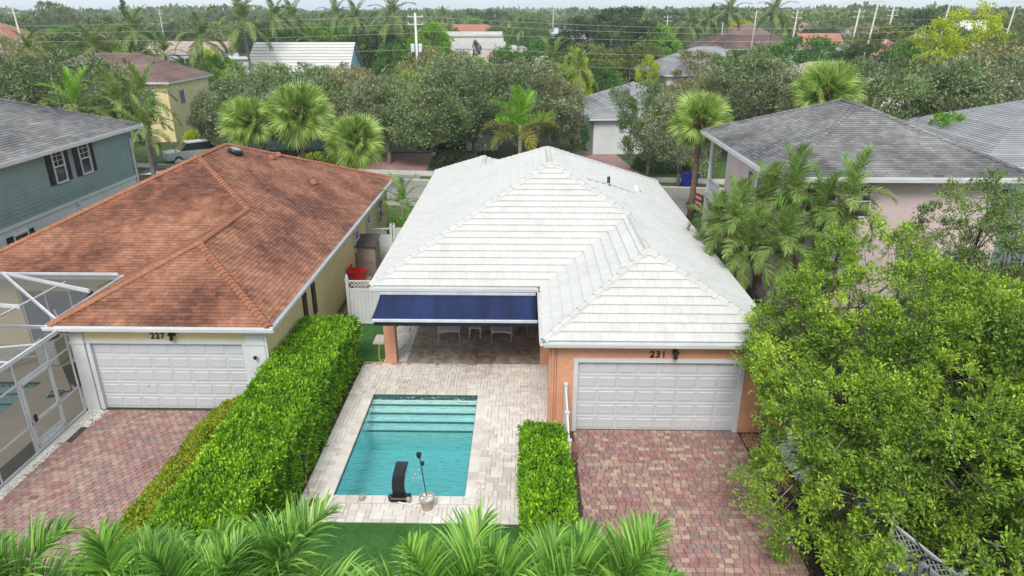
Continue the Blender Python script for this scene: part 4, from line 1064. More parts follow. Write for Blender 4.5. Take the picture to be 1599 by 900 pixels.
def crown_mesh(name, rx, rz, nc, nl, leaf, cr=.2, low=-.35, inner=.45, amp=.35, aspect=.5, m=None, flat=.75, up=.35, box=None):
    d = unit(int(nc*2.2)); d = d[d[:,2] > low][:nc]
    rad = lobes(d, 14, amp)*rng.uniform(inner, 1, len(d))**.6
    C = d*rad[:,None]*np.array([rx,rx*rng.uniform(.85,1.1),rz])
    crs = cr*rx*rng.uniform(.6,1.25,len(C))
    k = rng.poisson(nl, len(C)); idx = np.repeat(np.arange(len(C)), k); n = len(idx)
    q = unit(n); rr = rng.uniform(0,1,n)**.45
    P = C[idx]+q*(rr*crs[idx])[:,None]*np.array([1,1,flat])
    D = q*.8+unit(n)*.7+np.array([0,0,up])+d[idx]*.3
    V, F = rhombs(P, D, leaf*rng.uniform(.6,1.3,n), leaf*aspect*rng.uniform(.7,1.2,n))
    return np_mesh(name, V, F, m), C
def trunk_mesh(name, C, zc, base_r, m, fork=1.3, limbs=5, twigs=26, lean=0, seed=0):
    """C: cluster centres relative to the crown centre at height zc"""
    r = random.Random(seed); b = MB()
    fk = Vector((lean, 0, fork))
    b.tube([(0,0,-.1),(lean*.3,0,fork*.4),fk], [base_r*1.25, base_r, base_r*.85], 8)
    ends = []
    for i in range(limbs):
        a = 6.283*i/limbs+r.uniform(-.3,.3); e = Vector(C[r.randrange(len(C))])*.1
        tgt = Vector((math.cos(a)*abs(C[:,0]).max()*r.uniform(.4,.6), math.sin(a)*abs(C[:,1]).max()*r.uniform(.4,.6), zc+r.uniform(-.1,.3)*abs(C[:,2]).max()))
        mid = fk.lerp(tgt, .45)+Vector((r.uniform(-.2,.2), r.uniform(-.2,.2), .15*tgt.z*.3))
        b.tube([fk, fk.lerp(mid,.5)+Vector((0,0,.05)), mid, tgt], [base_r*.6, base_r*.5, base_r*.38, base_r*.2], 6); ends.append((mid, tgt))
    for i in range(twigs):
        c = Vector(C[r.randrange(len(C))])+Vector((0,0,zc)); s_ = min(ends, key=lambda e: (e[1]-c).length)
        p = s_[1] if r.random() < .6 else s_[0]
        md = p.lerp(c, .5)+Vector((r.uniform(-.2,.2), r.uniform(-.2,.2), r.uniform(-.1,.25)))
        b.tube([p, md, c], [base_r*.18, base_r*.11, base_r*.04], 5, caps=False)
    return b.mesh(name, m, True)
def put(nm, me, root, loc=(0,0,0), rot=(0,0,0), m=None):
    o = bpy.data.objects.new(nm, me); link(o); o.parent = root; o.location = loc; o.rotation_euler = rot
    if m:
        o.material_slots[0].link = 'OBJECT'; o.material_slots[0].material = m
    return o
PROTO = {}
def proto(kind, i, **k):
    H = k.pop('H'); zc = k.pop('zc'); tw = k.pop('tw', 26); br = k.pop('br', .2); fork = k.pop('fork', 1.3); bk = k.pop('bk', M['bark']); lim = k.pop('limbs', 5)
    cm, C = crown_mesh('crown', **k); tm = trunk_mesh('trunk', C, zc, br, bk, fork, lim, tw, seed=i)
    zz = np.empty(len(cm.vertices)*3, dtype=np.float32); cm.vertices.foreach_get('co', zz); zz = zz.reshape(-1,3)
    PROTO.setdefault(kind, []).append((tm, cm, zc, np.percentile(zz[:,2], 99)+zc, np.percentile(abs(zz[:,0]), 98)))
for i in range(4): proto('oak', i, H=8, zc=4.5, rx=4.4, rz=3.1, nc=190, nl=95, leaf=.23, cr=.145, m=M['oak'], amp=.5, low=-.85, inner=.62, tw=40, fork=1.0, br=.24, limbs=6)
for i in range(3): proto('round', i, H=8, zc=4.6, rx=3.6, rz=3.3, nc=150, nl=70, leaf=.28, cr=.16, m=M['green'], amp=.5, low=-.9, inner=.6, tw=12, br=.2)
for i in range(2): proto('tall', i, H=10, zc=6.5, rx=3.0, rz=5.0, nc=120, nl=75, leaf=.26, cr=.22, m=M['lime'], amp=.4, low=-.9, tw=14, br=.22, fork=2)
proto('pine', 0, H=9, zc=5.5, rx=1.3, rz=4.5, nc=60, nl=60, leaf=.3, cr=.3, m=M['darkg'], amp=.3, low=-.9, tw=4, br=.15, fork=2, limbs=3)
CNT = [0]
def tree(kind, label, px, py, Y, hpx, m=None, cat='tree', group=None, name='tree', zmin=2.5):
    top = at(px, py, Y); z = max(zmin, top.z); dep = (Vector((top.x, top.y, 0))-CAM).length*.97
    rad = hpx*dep/CF
    CNT[0] += 1
    tm, cm, zc, zt, rr = PROTO[kind][CNT[0] % len(PROTO[kind])]
    root = empty(name, (top.x, Y, 0), label, cat, group, rz=CNT[0]*1.7)
    s_ = rad/rr; root.scale = (s_, s_, z/zt)
    put('trunk', tm, root); put('crown', cm, root, (0,0,zc), m=m)
    return root

# --- the oak belt across the street
OG = 'live oaks lining the far side of the street'
for k, (px, py, Y, hw_, mm, lb) in enumerate([
    (338,152,60,40,'oak','small grey-green oak right of the yellow house, above the brown ridge'),
    (395,118,61,62,'oak','grey oak behind the leftmost fan palm'),
    (470,108,63,62,'oak3','wide grey oak below the white tile roof, behind the tallest fan palm'),
    (560,112,64,50,'oak2','tall brownish oak right of the blue gable'),
    (600,130,60,62,'oak','dark oak over the pink paver driveway, left half'),
    (672,118,60,62,'oak3','dark oak leaning over the right edge of the pink driveway'),
    (738,98,62,66,'oak','broad silver-grey oak directly above the white roof peak, left'),
    (815,104,63,64,'oak','broad grey oak behind the bright feather palm'),
    (872,125,62,40,'oak2','grey-brown oak at the right end of the central row'),
    (1022,138,55,50,'oak3','spreading oak with pale limbs in front of the white garage wall'),
    (1072,150,52,55,'oak','oak with forked grey trunk beside the blue bins'),
    (1085,130,64,42,'oak2','sunlit oak behind the tall fan palm'),
    (1168,84,66,62,'oak3','high oak crown left of the fan palm over the pink house'),
    (1215,100,62,60,'oak','grey oak between the two right-hand fan palms'),
    (1365,98,56,72,'oak','large grey oak right of the fan palm over the pink roof'),
    (1445,112,52,74,'oak3','large grey oak above the right slope of the pink house roof'),
    (1540,98,54,80,'oak','large oak at the right edge above the blue-grey house'),
    (1590,80,62,70,'oak2','brownish oak cropped by the right edge of the picture'),
    (25,95,54,72,'oak','wide grey oak at the left edge above the green house roof'),
    (105,102,56,62,'oak3','grey oak between the green house roof and the maroon roof'),
    (165,118,54,45,'oak','small grey oak in front of the maroon roof corner'),
    (5,62,66,40,'oak2','rusty brown tree crown cropped by the left edge')]):
    tree('oak', lb, px, py-6, Y, hw_*(1.25 if px < 860 or px > 1100 else 1.0), M[mm], group=OG, name='oak_tree')
# --- second band
for (kd, px, py, Y, hw_, mm, lb) in [
    ('round',120,50,105,70,'olive','broad hazy olive tree left of the coconut palms'),
    ('round',165,40,135,45,'olive','pale olive crown on the skyline behind the broad olive tree'),
    ('round',88,5,230,26,'olive','open-crowned tree standing above the skyline at upper left'),
    ('pine',192,2,210,7,'darkg','small dark conifer spike on the skyline, upper left'),
    ('round',50,110,75,45,'darkg','dark tree behind the left edge oak'),
    ('round',345,90,88,45,'bright','light green tree left of the white tile roof'),
    ('round',362,120,72,34,'bright','yellow-green shrub crown below the white tile roof, left'),
    ('round',320,80,100,34,'lime','yellow-green tree behind the maroon roof'),
    ('round',275,95,95,40,'darkg','dark tree touching the maroon roof, right slope'),
    ('round',500,40,125,50,'bright','large bright green mango tree above the white tile roof'),
    ('round',455,50,118,44,'green','dark green tree left of the large bright mango tree'),
    ('round',550,52,100,48,'darkg','dusty dark tree just above the blue gable'),
    ('round',600,55,108,40,'darkg','blue-green tree left of the concrete power pole'),
    ('round',618,72,92,36,'green','green tree at the foot of the concrete power pole'),
    ('round',672,38,120,36,'bright','bright green tree right of the concrete power pole'),
    ('round',665,78,85,50,'oak2','brownish hazy tree right of the power pole base'),
    ('round',722,84,88,46,'oak2','brownish olive tree in front of the stepped white shop'),
    ('round',748,90,78,40,'bright','bright green shrub-like tree below the stepped white shop'),
    ('round',640,112,76,32,'lime','lime green shrub crown left of the central oaks'),
    ('round',690,96,76,45,'bright','fresh green tree behind the silver-grey oak'),
    ('round',746,66,110,9,'dark_bark','small round brown tree against the white shop wall'),
    ('round',768,18,330,22,'darkg','dark skyline tree behind the stepped white shop'),
    ('round',735,28,300,20,'bright','light round tree crown behind the flat shop'),
    ('round',845,66,90,40,'green','green tree between the far road and the central oaks'),
    ('round',790,75,92,40,'green','green tree right of the stepped white shop'),
    ('round',905,30,140,45,'darkg','dark green giant tree right of the far parking lot, left lobe'),
    ('round',955,14,150,62,'darkg','dark green giant ficus on the skyline right of centre'),
    ('round',1005,35,135,40,'darkg','dark tree right of the giant ficus'),
    ('round',925,72,95,52,'olive','olive hazy tree left of the slate grey roof'),
    ('round',985,70,100,56,'olive','wide olive tree behind the slate grey roof'),
    ('round',1030,42,135,38,'bright','bright green round tree left of the maroon villa'),
    ('round',902,80,84,22,'lime','small yellow-green tree beside the olive trees, centre right'),
    ('round',1015,88,90,18,'lime','narrow lime shrub rising over the slate roof'),
    ('round',908,192,63,17,'green','dark clipped tree left of the grey roof across the street'),
    ('round',945,100,90,30,'green','green tree left of the slate roof eave'),
    ('round',1110,82,90,56,'oak2','olive-grey tree in front of the maroon villa'),
    ('round',1190,88,88,34,'bright','bright green tree below the slate blue gable'),
    ('round',1245,62,92,62,'green','large leafy green tree with layered crown, upper right'),
    ('round',1300,64,96,48,'green','leafy green tree right of the layered one'),
    ('round',1160,34,175,34,'lime','yellow-green tree behind the maroon villa'),
    ('round',1340,72,88,44,'darkg','dark green tree beside the leaning poles'),
    ('round',1390,40,105,58,'olive','olive green tree between the leaning poles and the chartreuse tree'),
    ('round',1415,70,84,34,'green','blue-green tree left of the chartreuse tree'),
    ('tall',1498,12,88,42,'lime','tall chartreuse yellow tree, brightest of the skyline at right'),
    ('tall',1562,28,92,26,'lime','smaller chartreuse tree beside the right edge pole'),
    ('round',1460,85,80,34,'lime','yellow-green tree skirt at the foot of the chartreuse tree'),
    ('round',1580,60,84,44,'olive','olive tree at the right edge below the pole'),
    ('round',1540,50,120,40,'darkg','dark tree between the two chartreuse trees'),
    ('round',1600,30,150,40,'olive','far olive tree cropped by the right edge'),
    ('round',1450,18,170,50,'darkg','dark skyline grove left of the tall chartreuse tree'),
    ('round',1500,180,42,44,'bright','yellow-green shrub over the right ridge of the pink house'),
    ('round',830,30,210,34,'green','far green tree above the parked cars'),
    ('round',400,42,150,30,'darkg','brown-green skyline tree behind the coconut palms')]:
    tree(kd, lb, px, py, Y, hw_, M[mm], group='treetops between the far houses', zmin=3)
# filler trees between, one look-alike group
r = random.Random(3)
houses = [(o.location.x, o.location.y) for o in bpy.data.objects if o.type == 'EMPTY' and o.get('category') in ('house','building')]
nfill = 0
for tries in range(2500):
    if nfill >= 150: break
    Y = 74+(r.random()**1.1)*185; X_ = r.uniform(-.82,.82)*Y
    if any(abs(X_-hx) < 12 and -16 < hy-Y < 0+9 for hx, hy in houses if hy < 300): 
        if any(abs(X_-hx) < 11 and abs(Y-hy) < 11 for hx, hy in houses) or r.random() < .93: continue
    if abs(X_-Y*.06) < 6+Y*.02 and Y > 110: continue
    pxx = 820+X_/Y*1066
    if any(a-12 < pxx < b_ + 12 and Y < yy_ for a, b_, yy_ in ((690,800,178),(1065,1240,150),(1262,1410,190),(835,905,235),(385,560,85),(150,330,75),(895,1105,102),(20,80,210),(258,330,150),(385,440,150))): continue
    z = r.uniform(5,8.5) if Y < 130 else r.uniform(6.5,10.5)
    kd = r.choice(['round','round','oak']); nfill += 1; CNT[0] += 1
    tm, cm, zc, zt, rr = PROTO[kd][CNT[0] % len(PROTO[kd])]
    mk = r.choice(['green','green','darkg','olive','olive','oak','oak2','bright'])
    pxx = 820+X_/Y*1066
    zone = ['by the left edge','left of the maroon roof','among the left coconut palms','above the white tile roof','near the concrete power pole','left of the stepped white shop','right of the stepped white shop','beside the far road','around the giant ficus','above the slate roof','behind the maroon villa','near the rust red roof','by the leaning poles','around the chartreuse tree','by the right edge'][min(14,max(0,int(pxx/1599*15)))]
    band = 'front of the treetop band' if Y < 110 else 'second row of treetops' if Y < 150 else 'distant row of treetops' if Y < 205 else 'farthest row of treetops'
    cl = {'green':'mid-green','darkg':'dark green','olive':'olive green','oak':'grey-green','oak2':'brownish green','bright':'bright green'}[mk]
    root = empty('tree', (X_, Y, 0), f'{cl} tree {zone}, {band}', 'tree', 'background treetops', rz=r.random()*6)
    s_ = r.uniform(3.6,6)/rr; root.scale = (s_, s_, z/zt)
    put('trunk', tm, root); put('crown', cm, root, (0,0,zc), m=M[mk])
# the far-off woods: one mass to the skyline
def woods(name, n, y0, y1, leafs, size, crown, zr_):
    Vs = []; 
    Y = np.sqrt(rng.uniform(y0*y0, y1*y1, n)); X_ = rng.uniform(-.86,.86,n)*Y
    keep = ~((abs(X_-Y*.055) < 7+Y*.012) & (Y < 420)); Y = Y[keep]; X_ = X_[keep]; n = len(Y)
    Z_ = rng.uniform(*zr_, n)*(1+.25*np.sin(X_*.013+Y*.021)); Rr = crown*rng.uniform(.7,1.3,n)
    idx = np.repeat(np.arange(n), leafs); q = unit(len(idx)); q[:,2] = abs(q[:,2])*1.0-.15
    rad = rng.uniform(.65,1,len(idx))
    P = np.stack([X_[idx]+q[:,0]*Rr[idx]*rad, Y[idx]+q[:,1]*Rr[idx]*rad, Z_[idx]*.6+q[:,2]*Z_[idx]*.4*rad], 1)
    V, F = rhombs(P, q+unit(len(idx))*.8+np.array([0,0,.4]), size*rng.uniform(.7,1.3,len(idx)), size*.8)
    o = link(bpy.data.objects.new(name, np_mesh(name, V, F, M['far']))); tag(o, kind='stuff'); return o
woods('far_woodland', 1500, 235, 520, 150, 1.5, 5.5, (9,13.5))
woods('far_woodland', 1800, 500, 1400, 70, 4.2, 13, (12,16))
woods('skyline_woodland', 1300, 1300, 2600, 50, 9, 28, (15,21))

# ------------------------------------------------------------------ palms
def strip(base, d, n_up, ln, wd, segs, droop, V, F, twist=0):
    """leaflet: bends downwards along its length"""
    p = Vector(base); d = Vector(d).normalized(); k = len(V)
    for i in range(segs+1):
        f = i/segs
        wv = d.cross(n_up)
        if wv.length < .05: wv = d.cross(Vector((1,0,0)))
        wv.normalize(); w_ = wd*(.55+.9*f if f < .4 else 1.0*(1-((f-.4)/.6)**1.6))*.5+.001
        V.append(p-wv*w_); V.append(p+wv*w_)
        if i < segs:
            F.append((k+2*i, k+2*i+1, k+2*i+3, k+2*i+2))
            p = p+d*(ln/segs); d = (d+Vector((0,0,-droop*(.3+f)/segs))).normalized()
def frond_mesh(name, L_, n, ll, lw, e0, bend, droop, seed, m, plum=.25, segs=4, pet=.14, vee=.35, rr=.022):
    r = random.Random(seed); e = R(e0); pts = [Vector((0,0,0))]; N_ = 14; tans = []
    side = r.uniform(-.25,.25)
    for i in range(N_):
        f = i/N_; a = e-R(bend)*f**1.2; yaw = side*f
        t = Vector((math.cos(a)*math.cos(yaw), math.cos(a)*math.sin(yaw), math.sin(a))); tans.append(t); pts.append(pts[-1]+t*(L_/N_))
    tans.append(tans[-1]); V = []; F = []
    for i in range(n):
        f = pet+(1-pet)*(i+.5)/n; g = f*N_; a = int(g); p = pts[a].lerp(pts[min(a+1,N_)], g-a); t = tans[a]
        lat = Vector((0,0,1)).cross(t)
        if lat.length < .1: lat = Vector((0,1,0))
        lat.normalize(); up = t.cross(lat)*1.0
        if up.z < 0: up = -up
        for s_ in (-1,1):
            q = r.uniform(-plum, plum)
            ang = R(72)*(1-f)+R(18)*f
            d = t*math.cos(ang)+lat*s_*math.sin(ang)+up*(vee+q)
            ls = ll*(.45+.55*math.sin(math.pi*min(1,(f-pet)/(1-pet)*.9+.12)))*r.uniform(.85,1.1)
            strip(p, d, up+lat*s_*(-.3)+t*r.uniform(-.4,.4), ls, lw, segs, droop*r.uniform(.6,1.4), V, F)
    nleaf = len(F)
    b = MB(); b.tube([tuple(p) for p in pts], [rr*(1-.75*i/N_) for i in range(N_+1)], 5, caps=False)
    k = len(V); V2 = V+[Vector(p) for p in b.v]; F2 = F+[tuple(j+k for j in f) for f in b.f]
    me = np_mesh(name, np.array([tuple(v) for v in V2]), np.array(F2), m); me.materials.append(M['rachis'])
    mi = np.zeros(len(F2), dtype=np.int32); mi[nleaf:] = 1; me.polygons.foreach_set('material_index', mi); return me
def fan_mesh(name, e0, seed, m, roll=0, pet=1.0, bl=1.2, n=34, segs=4, wd=.07, droop=.75):
    r = random.Random(seed); V = []; F = []
    b = MB(); a0 = R(e0); pp = [Vector((0,0,0))]
    for i in range(5):
        a = a0-R(28)*i/5; pp.append(pp[-1]+Vector((math.cos(a),0,math.sin(a)))*pet/5)
    t = (pp[-1]-pp[-2]).normalized(); lat = Vector((0,1,0)); up = t.cross(lat); 
    if up.z < 0: up = -up
    Rm = Matrix.Rotation(R(roll), 3, t); lat = Rm @ lat; up = Rm @ up
    for i in range(n):
        a = R(-118+236*i/(n-1))
        d = t*math.cos(a)+lat*math.sin(a)+up*(.28*math.sin(abs(a)))*1.0
        c = pp[-1]+t*.18*math.cos(a/2)
        strip(c-t*.18, d, up, bl*(.72+.28*math.cos(a/1.4))*r.uniform(.9,1.06), wd, segs, droop*r.uniform(.7,1.5), V, F)
    nl_ = len(F); b.tube(pp, [.03,.025,.02,.018,.016,.014], 5, caps=False)
    k = len(V); V2 = V+[Vector(p) for p in b.v]; F2 = F+[tuple(j+k for j in f) for f in b.f]
    me = np_mesh(name, np.array([tuple(v) for v in V2]), np.array(F2), m); me.materials.append(M['rachis'])
    mi = np.zeros(len(F2), dtype=np.int32); mi[nl_:] = 1; me.polygons.foreach_set('material_index', mi); return me
def palm(name, label, x, y, z, meshes, nf, trunk_r, group=None, tm=None, lean=(0,0), boots=False, mat_fn=None, seed=0, scale=1, crownshaft=None, spin=2.39996, order=None):
    r = random.Random(seed); root = empty(name, (x, y, 0), label, 'palm tree', group)
    lx, ly = lean
    pts = [(-lx,-ly,-.1),(-lx*.8,-ly*.8,z*.3),(-lx*.35,-ly*.35,z*.7),(0,0,z)]
    o = link(bpy.data.objects.new('trunk', MB().tube(pts, [trunk_r*1.35,trunk_r*1.05,trunk_r*.95,trunk_r*.9], 10).mesh('trunk', tm or M['palm_trunk'], True))); o.parent = root
    if boots:
        b = MB()
        for i in range(46):
            a = i*2.4; h = z-.9*scale+.95*scale*i/46; c = Vector((math.cos(a),math.sin(a),0))
            b.beam(Vector((0,0,h))+c*trunk_r*.8, Vector((0,0,h+.28*scale))+c*(trunk_r*1.5+.12*scale), .10*scale, .05)
        o = link(bpy.data.objects.new('boots', b.mesh('boots', M['boot']))); o.parent = root
    if crownshaft:
        o = link(bpy.data.objects.new('crownshaft', MB().tube([(0,0,z-.02),(0,0,z+crownshaft*.5),(0,0,z+crownshaft)], [trunk_r*.95,trunk_r*1.1,trunk_r*.6], 10).mesh('crownshaft', M['rachis'], True))); o.parent = root
    zc = z+(crownshaft or 0)*.8
    for i in range(nf):
        f = i/max(1,nf-1); k = min(len(meshes)-1, int(f*len(meshes)))
        o = put('frond', meshes[k], root, (0,0,zc-.25*scale*f), (0,0,i*spin+r.uniform(-.25,.25)))
        s_ = scale*r.uniform(.88,1.1); o.scale = (s_, s_, s_)
        if mat_fn:
            mm = mat_fn(f, r)
            if mm: o.material_slots[0].link = 'OBJECT'; o.material_slots[0].material = mm
    return root
# fan palms
FAN = [fan_mesh('frond', e, 10+i, M['sabal'], roll=[30,-45,55,-35,60,-50,40,-30][i], pet=p) for i, (e, p) in enumerate([(85,.8),(68,1.0),(52,1.05),(36,1.1),(22,1.1),(6,1.1),(-10,1.05),(-30,.9)])]
SG = 'cabbage palms with round fan-leaf crowns'
for px, py, Y, sc, lb, lean in [(387,190,50,.92,'shorter fan palm, leftmost of three behind the brown roof',(.2,0)), (465,178,50,1.12,'tallest fan palm, in the middle of three behind the brown roof',(-.1,0)),
    (553,222,49,1.0,'fan palm with a low crown, rightmost of three, by the pink driveway',(.2,0)), (1095,190,42,.88,'tall fan palm with smooth red-brown trunk left of the pink house',(.1,0)), (1292,146,45,1.0,'large fan palm rising over the pink house roof ridge',(0,0))]:
    c = at(px, py, Y); palm('cabbage_palm', lb, c.x, Y, c.z, FAN, 58, .17, SG, lean=lean, boots=True, seed=px, scale=sc*1.1)
# feather palms behind the green house
FOX = [frond_mesh('frond', 2.9, 46, .62, .045, e, bd, 1.2, 30+i, M['frond_mid'], plum=.5, segs=3) for i, (e, bd) in enumerate([(80,45),(62,75),(45,85),(28,90),(8,80),(-18,60)])]
gold = lambda f, r: M['frond_gold'] if f > .82 else (M['frond_dead'] if f > .96 else None)
brightf = lambda f, r: M['bright'] if f < .35 else None
for px, py, Y, sc, lb, mf in [(118,165,48,1.0,'yellowish feather palm directly behind the green house ridge',lambda f, r: M['bright'] if f < .3 else M['frond_gold'] if f > .75 else None), (182,160,50,1.0,'dark feather palm, second behind the green house',None),
    (222,150,53,1.05,'arching feather palm in front of the yellow house wall',None), (226,200,48,.85,'drooping feather palm over the lawn beside the green house',None)]:
    c = at(px, py, Y); palm('feather_palm', lb, c.x, Y, c.z, FOX, 20, .16, 'feather palms behind the green house', tm=M['grey_palm_trunk'], seed=px, scale=sc, mat_fn=mf)
c = at(812, 212, 47)
palm('feather_palm', 'bright green feather palm behind the peak of the white roof', c.x, 47, c.z, [frond_mesh('frond', 2.7, 74, .72, .045, e, bd, .8, 60+i, M['frond'], plum=.9, segs=3) for i, (e, bd) in enumerate([(84,25),(64,50),(46,60),(28,70),(8,70)])], 13, .14, tm=M['grey_palm_trunk'], seed=4, scale=1.08, mat_fn=lambda f, r: M['frond_gold'] if f > .66 else M['bright'], crownshaft=.7)
c = at(628, 318, 37)
palm('small_palm', 'small feathery palm in the gap between the brown and white roofs', c.x, 37, c.z, FOX[:5], 13, .1, tm=M['grey_palm_trunk'], seed=5, scale=.62, mat_fn=lambda f, r: M['frond'])
# coconut palms on the skyline
COC = [frond_mesh('frond', 3.9, 34, .85, .085, e, bd, 1.6, 80+i, M['coco'], plum=.2, segs=2, vee=.0, rr=.04) for i, (e, bd) in enumerate([(78,60),(58,85),(38,95),(15,95),(-12,75)])]
for px, py, Y, sc, lb in [
    (208,45,92,1.0,'coconut palm behind the maroon roof, left of the pair'), (312,55,86,1.05,'coconut palm with yellow lower fronds right of the maroon roof'),
    (378,30,84,1.15,'tall coconut palm cutting the skyline left of the white tile roof'), (428,24,112,1.05,'coconut palm on the skyline, first of the close pair above the white tile roof'),
    (455,26,118,1.0,'coconut palm on the skyline, second of the close pair above the white tile roof'), (524,22,125,1.0,'slim coconut palm on the skyline left of the concrete pole'),
    (555,26,122,1.0,'slim coconut palm next to the slim one left of the concrete pole'), (612,22,108,1.15,'big star-shaped coconut palm left of the concrete power pole'),
    (486,62,105,.8,'low coconut palm above the mango tree'), (145,70,80,.9,'bright yellow-green palm above the grey oaks at left'),
    (255,80,84,.8,'small coconut palm against the maroon roof ridge'), (45,75,74,.8,'dark feathery palm near the left edge'),
    (668,26,190,.8,'small palm on the skyline right of the concrete pole'), (692,24,170,.8,'dark palm behind the flat shop'),
    (812,45,150,.8,'drooping palm left of the far road'), (862,92,72,.8,'blue-green feather palm above the central oaks'), (905,105,70,.7,'feather palm right of the blue-green one'),
    (1078,36,140,1.0,'coconut palm behind the maroon villa, leftmost'), (1108,30,150,1.0,'coconut palm behind the maroon villa, second from left'),
    (1139,18,140,1.1,'tall windswept coconut palm above the maroon villa'), (1210,16,135,1.15,'tallest windswept coconut palm, right of the maroon villa'),
    (998,24,165,.8,'palm poking out beside the giant ficus'), (1225,40,150,.9,'short coconut palm beside the tallest windswept one')]:
    c = at(px, py, Y); palm('coconut_palm', lb, c.x, Y, max(3,c.z-.3), COC, 17, .15, 'coconut palms on the skyline', tm=M['grey_palm_trunk'], lean=(random.uniform(-1,1),random.uniform(-1,1)), seed=px, scale=sc)
# palms between the white and the pink house
ARE = [frond_mesh('frond', 2.1, 54, .66, .033, e, bd, 1.5, 120+i, M['frond_mid'], plum=.35, segs=4, vee=.3, rr=.02) for i, (e, bd) in enumerate([(84,25),(66,80),(50,105),(34,120),(12,110),(-20,80),(-45,50)])]
for px, py, Y, sc, lb in [(1150,345,26,1.0,'dense drooping palm beside the right edge of the white roof'), (1195,320,27,1.0,'bushy palm second from the left of the cluster'), (1238,300,26.8,1.0,'tallest palm of the cluster in front of the pink house'),
    (1325,312,26,1.0,'palm with an upright new frond at the right of the cluster'), (1165,385,25,.95,'lowest palm of the cluster with orange dead fronds, over the side yard'), (1282,335,26,1.0,'palm between the tallest one and the rightmost one of the cluster'), (1225,375,24.5,.95,'palm low in the cluster, right above the big green tree'), (1120,350,27.5,.8,'small palm leaning over the white roof edge')]:
    c = at(px, py, Y); palm('clump_palm', lb, c.x, Y, max(2,c.z-.35), ARE, 18, .085, 'palms clustered between the white and pink houses', tm=M['grey_palm_trunk'], seed=px, scale=sc*.9, crownshaft=.4,
        mat_fn=lambda f, r: M['frond_dead'] if f > .92 else (M['frond'] if f < .1 else None))
# foreground palms below the camera
FG = [frond_mesh('frond', 1.9, 78, .84, .036, e, bd, 2.0, 150+i, M['frond'], plum=.35, segs=5, vee=.5, rr=.022) for i, (e, bd) in enumerate([(84,35),(76,60),(68,85),(58,100),(46,110),(30,110),(12,95),(-10,70)])]
for px, py, Y, sc, lb, sd in [(5,1055,5.6,.9,'arching palm crown in the bottom left corner over the paver driveway',3), (225,1065,5.9,.95,'palm crown at the bottom edge below the yellow-green ground cover',8),
    (415,1035,6.2,1.02,'lush palm crown at the bottom edge left of the turf strip',12), (700,1055,5.9,.95,'palm crown at the bottom edge in front of the pool',15),
    (820,1065,5.8,.9,'palm crown at the bottom edge below the right hedge',21), (935,1035,6.0,.85,'palm crown at the bottom edge beside the right driveway',25), (325,1065,5.5,.88,'palm crown mostly below the frame under the tall hedge',33)]:
    c = at(px, py, Y); palm('foreground_palm', lb, c.x, Y, c.z, FG, 20, .09, 'palms along the bottom edge', tm=M['grey_palm_trunk'], seed=sd, scale=sc*.85, crownshaft=.5)

# ------------------------------------------------------------------ hedges
def hedge(name, label, faces, n, leaf, m, cat='hedge', core=None, wob=.12, upb=.8, corem=None, aspect=.55):
    """faces: (corner, edge a, edge b, outward normal); leaves sit on the faces"""
    root = empty(name, tuple(core[0]), label, cat)
    areas = np.array([Vector(a).cross(Vector(b)).length for _, a, b, _ in faces]); prob = areas/areas.sum()
    Vs = []; Fs = []; k = 0
    for (c, a, b, nn), pr in zip(faces, prob):
        m_ = int(n*pr); s_ = rng.uniform(0,1,(m_,2)); c, a, b, nn = map(np.array, (c, a, b, nn))
        P = c+s_[:,:1]*a+s_[:,1:]*b
        wv = np.sin(P[:,0]*17+np.sin(P[:,1]*13)*2)*np.sin(P[:,1]*19+np.sin(P[:,0]*11+P[:,2]*15)*2)*.55+np.sin(P[:,0]*3.1+P[:,1]*2.3)*np.sin(P[:,1]*3.7-P[:,2]*4)*.5+np.sin(P[:,0]*7.7+1)*np.sin(P[:,1]*8.3)*.3+np.sin(P[:,0]*1.1+P[:,1]*.9)*.4
        P = P+nn*(wv*wob+rng.uniform(-.16,.02,m_))[:,None]
        D = nn*.7+np.array([0,0,upb])+unit(m_)*.95
        V, F = rhombs(P, D, leaf*rng.uniform(.7,1.3,m_), leaf*aspect*rng.uniform(.8,1.2,m_)); Vs.append(V); Fs.append(F+k); k += len(V)
    o = link(bpy.data.objects.new('foliage', np_mesh('foliage', np.concatenate(Vs), np.concatenate(Fs), m))); place(o, root)
    (x0,y0,_), (x1,y1,z1) = core[1], core[2]
    cb = MB(); cb.prism(core[3], 0, z1); cb.build('dark_core', corem or M['darkg'], root)  # added dark solid core, stops the view through the leaves
    return root
hz = 1.95
P4 = [(-8.05,11.6),(-6.12,11.6),(-6.12,22.55),(-7.95,22.55)]
hedge('hedge', 'tall dense clipped green hedge between the yellow house and the pool deck',
    [((-8.05,11.6,hz),(1.93,0,0),(0,10.95,0),(0,0,1)), ((-6.1,11.6,0),(0,10.95,0),(0,0,hz),(1,0,0)), ((-8.05,11.6,.0),(0,10.95,0),(0,0,hz),(-1,0,0)), ((-8.05,22.55,0),(1.93,0,0),(0,0,hz),(0,1,0)), ((-8.05,11.6,0),(1.93,0,0),(0,0,hz),(0,-1,0))],
    78000, .10, M['hedge'], core=((-7,17,0),(-8,11.8,0),(-6.3,22.3,hz-.2),[(-7.85,11.8),(-6.3,11.8),(-6.3,22.35),(-7.85,22.35)]))
h2 = 1.15
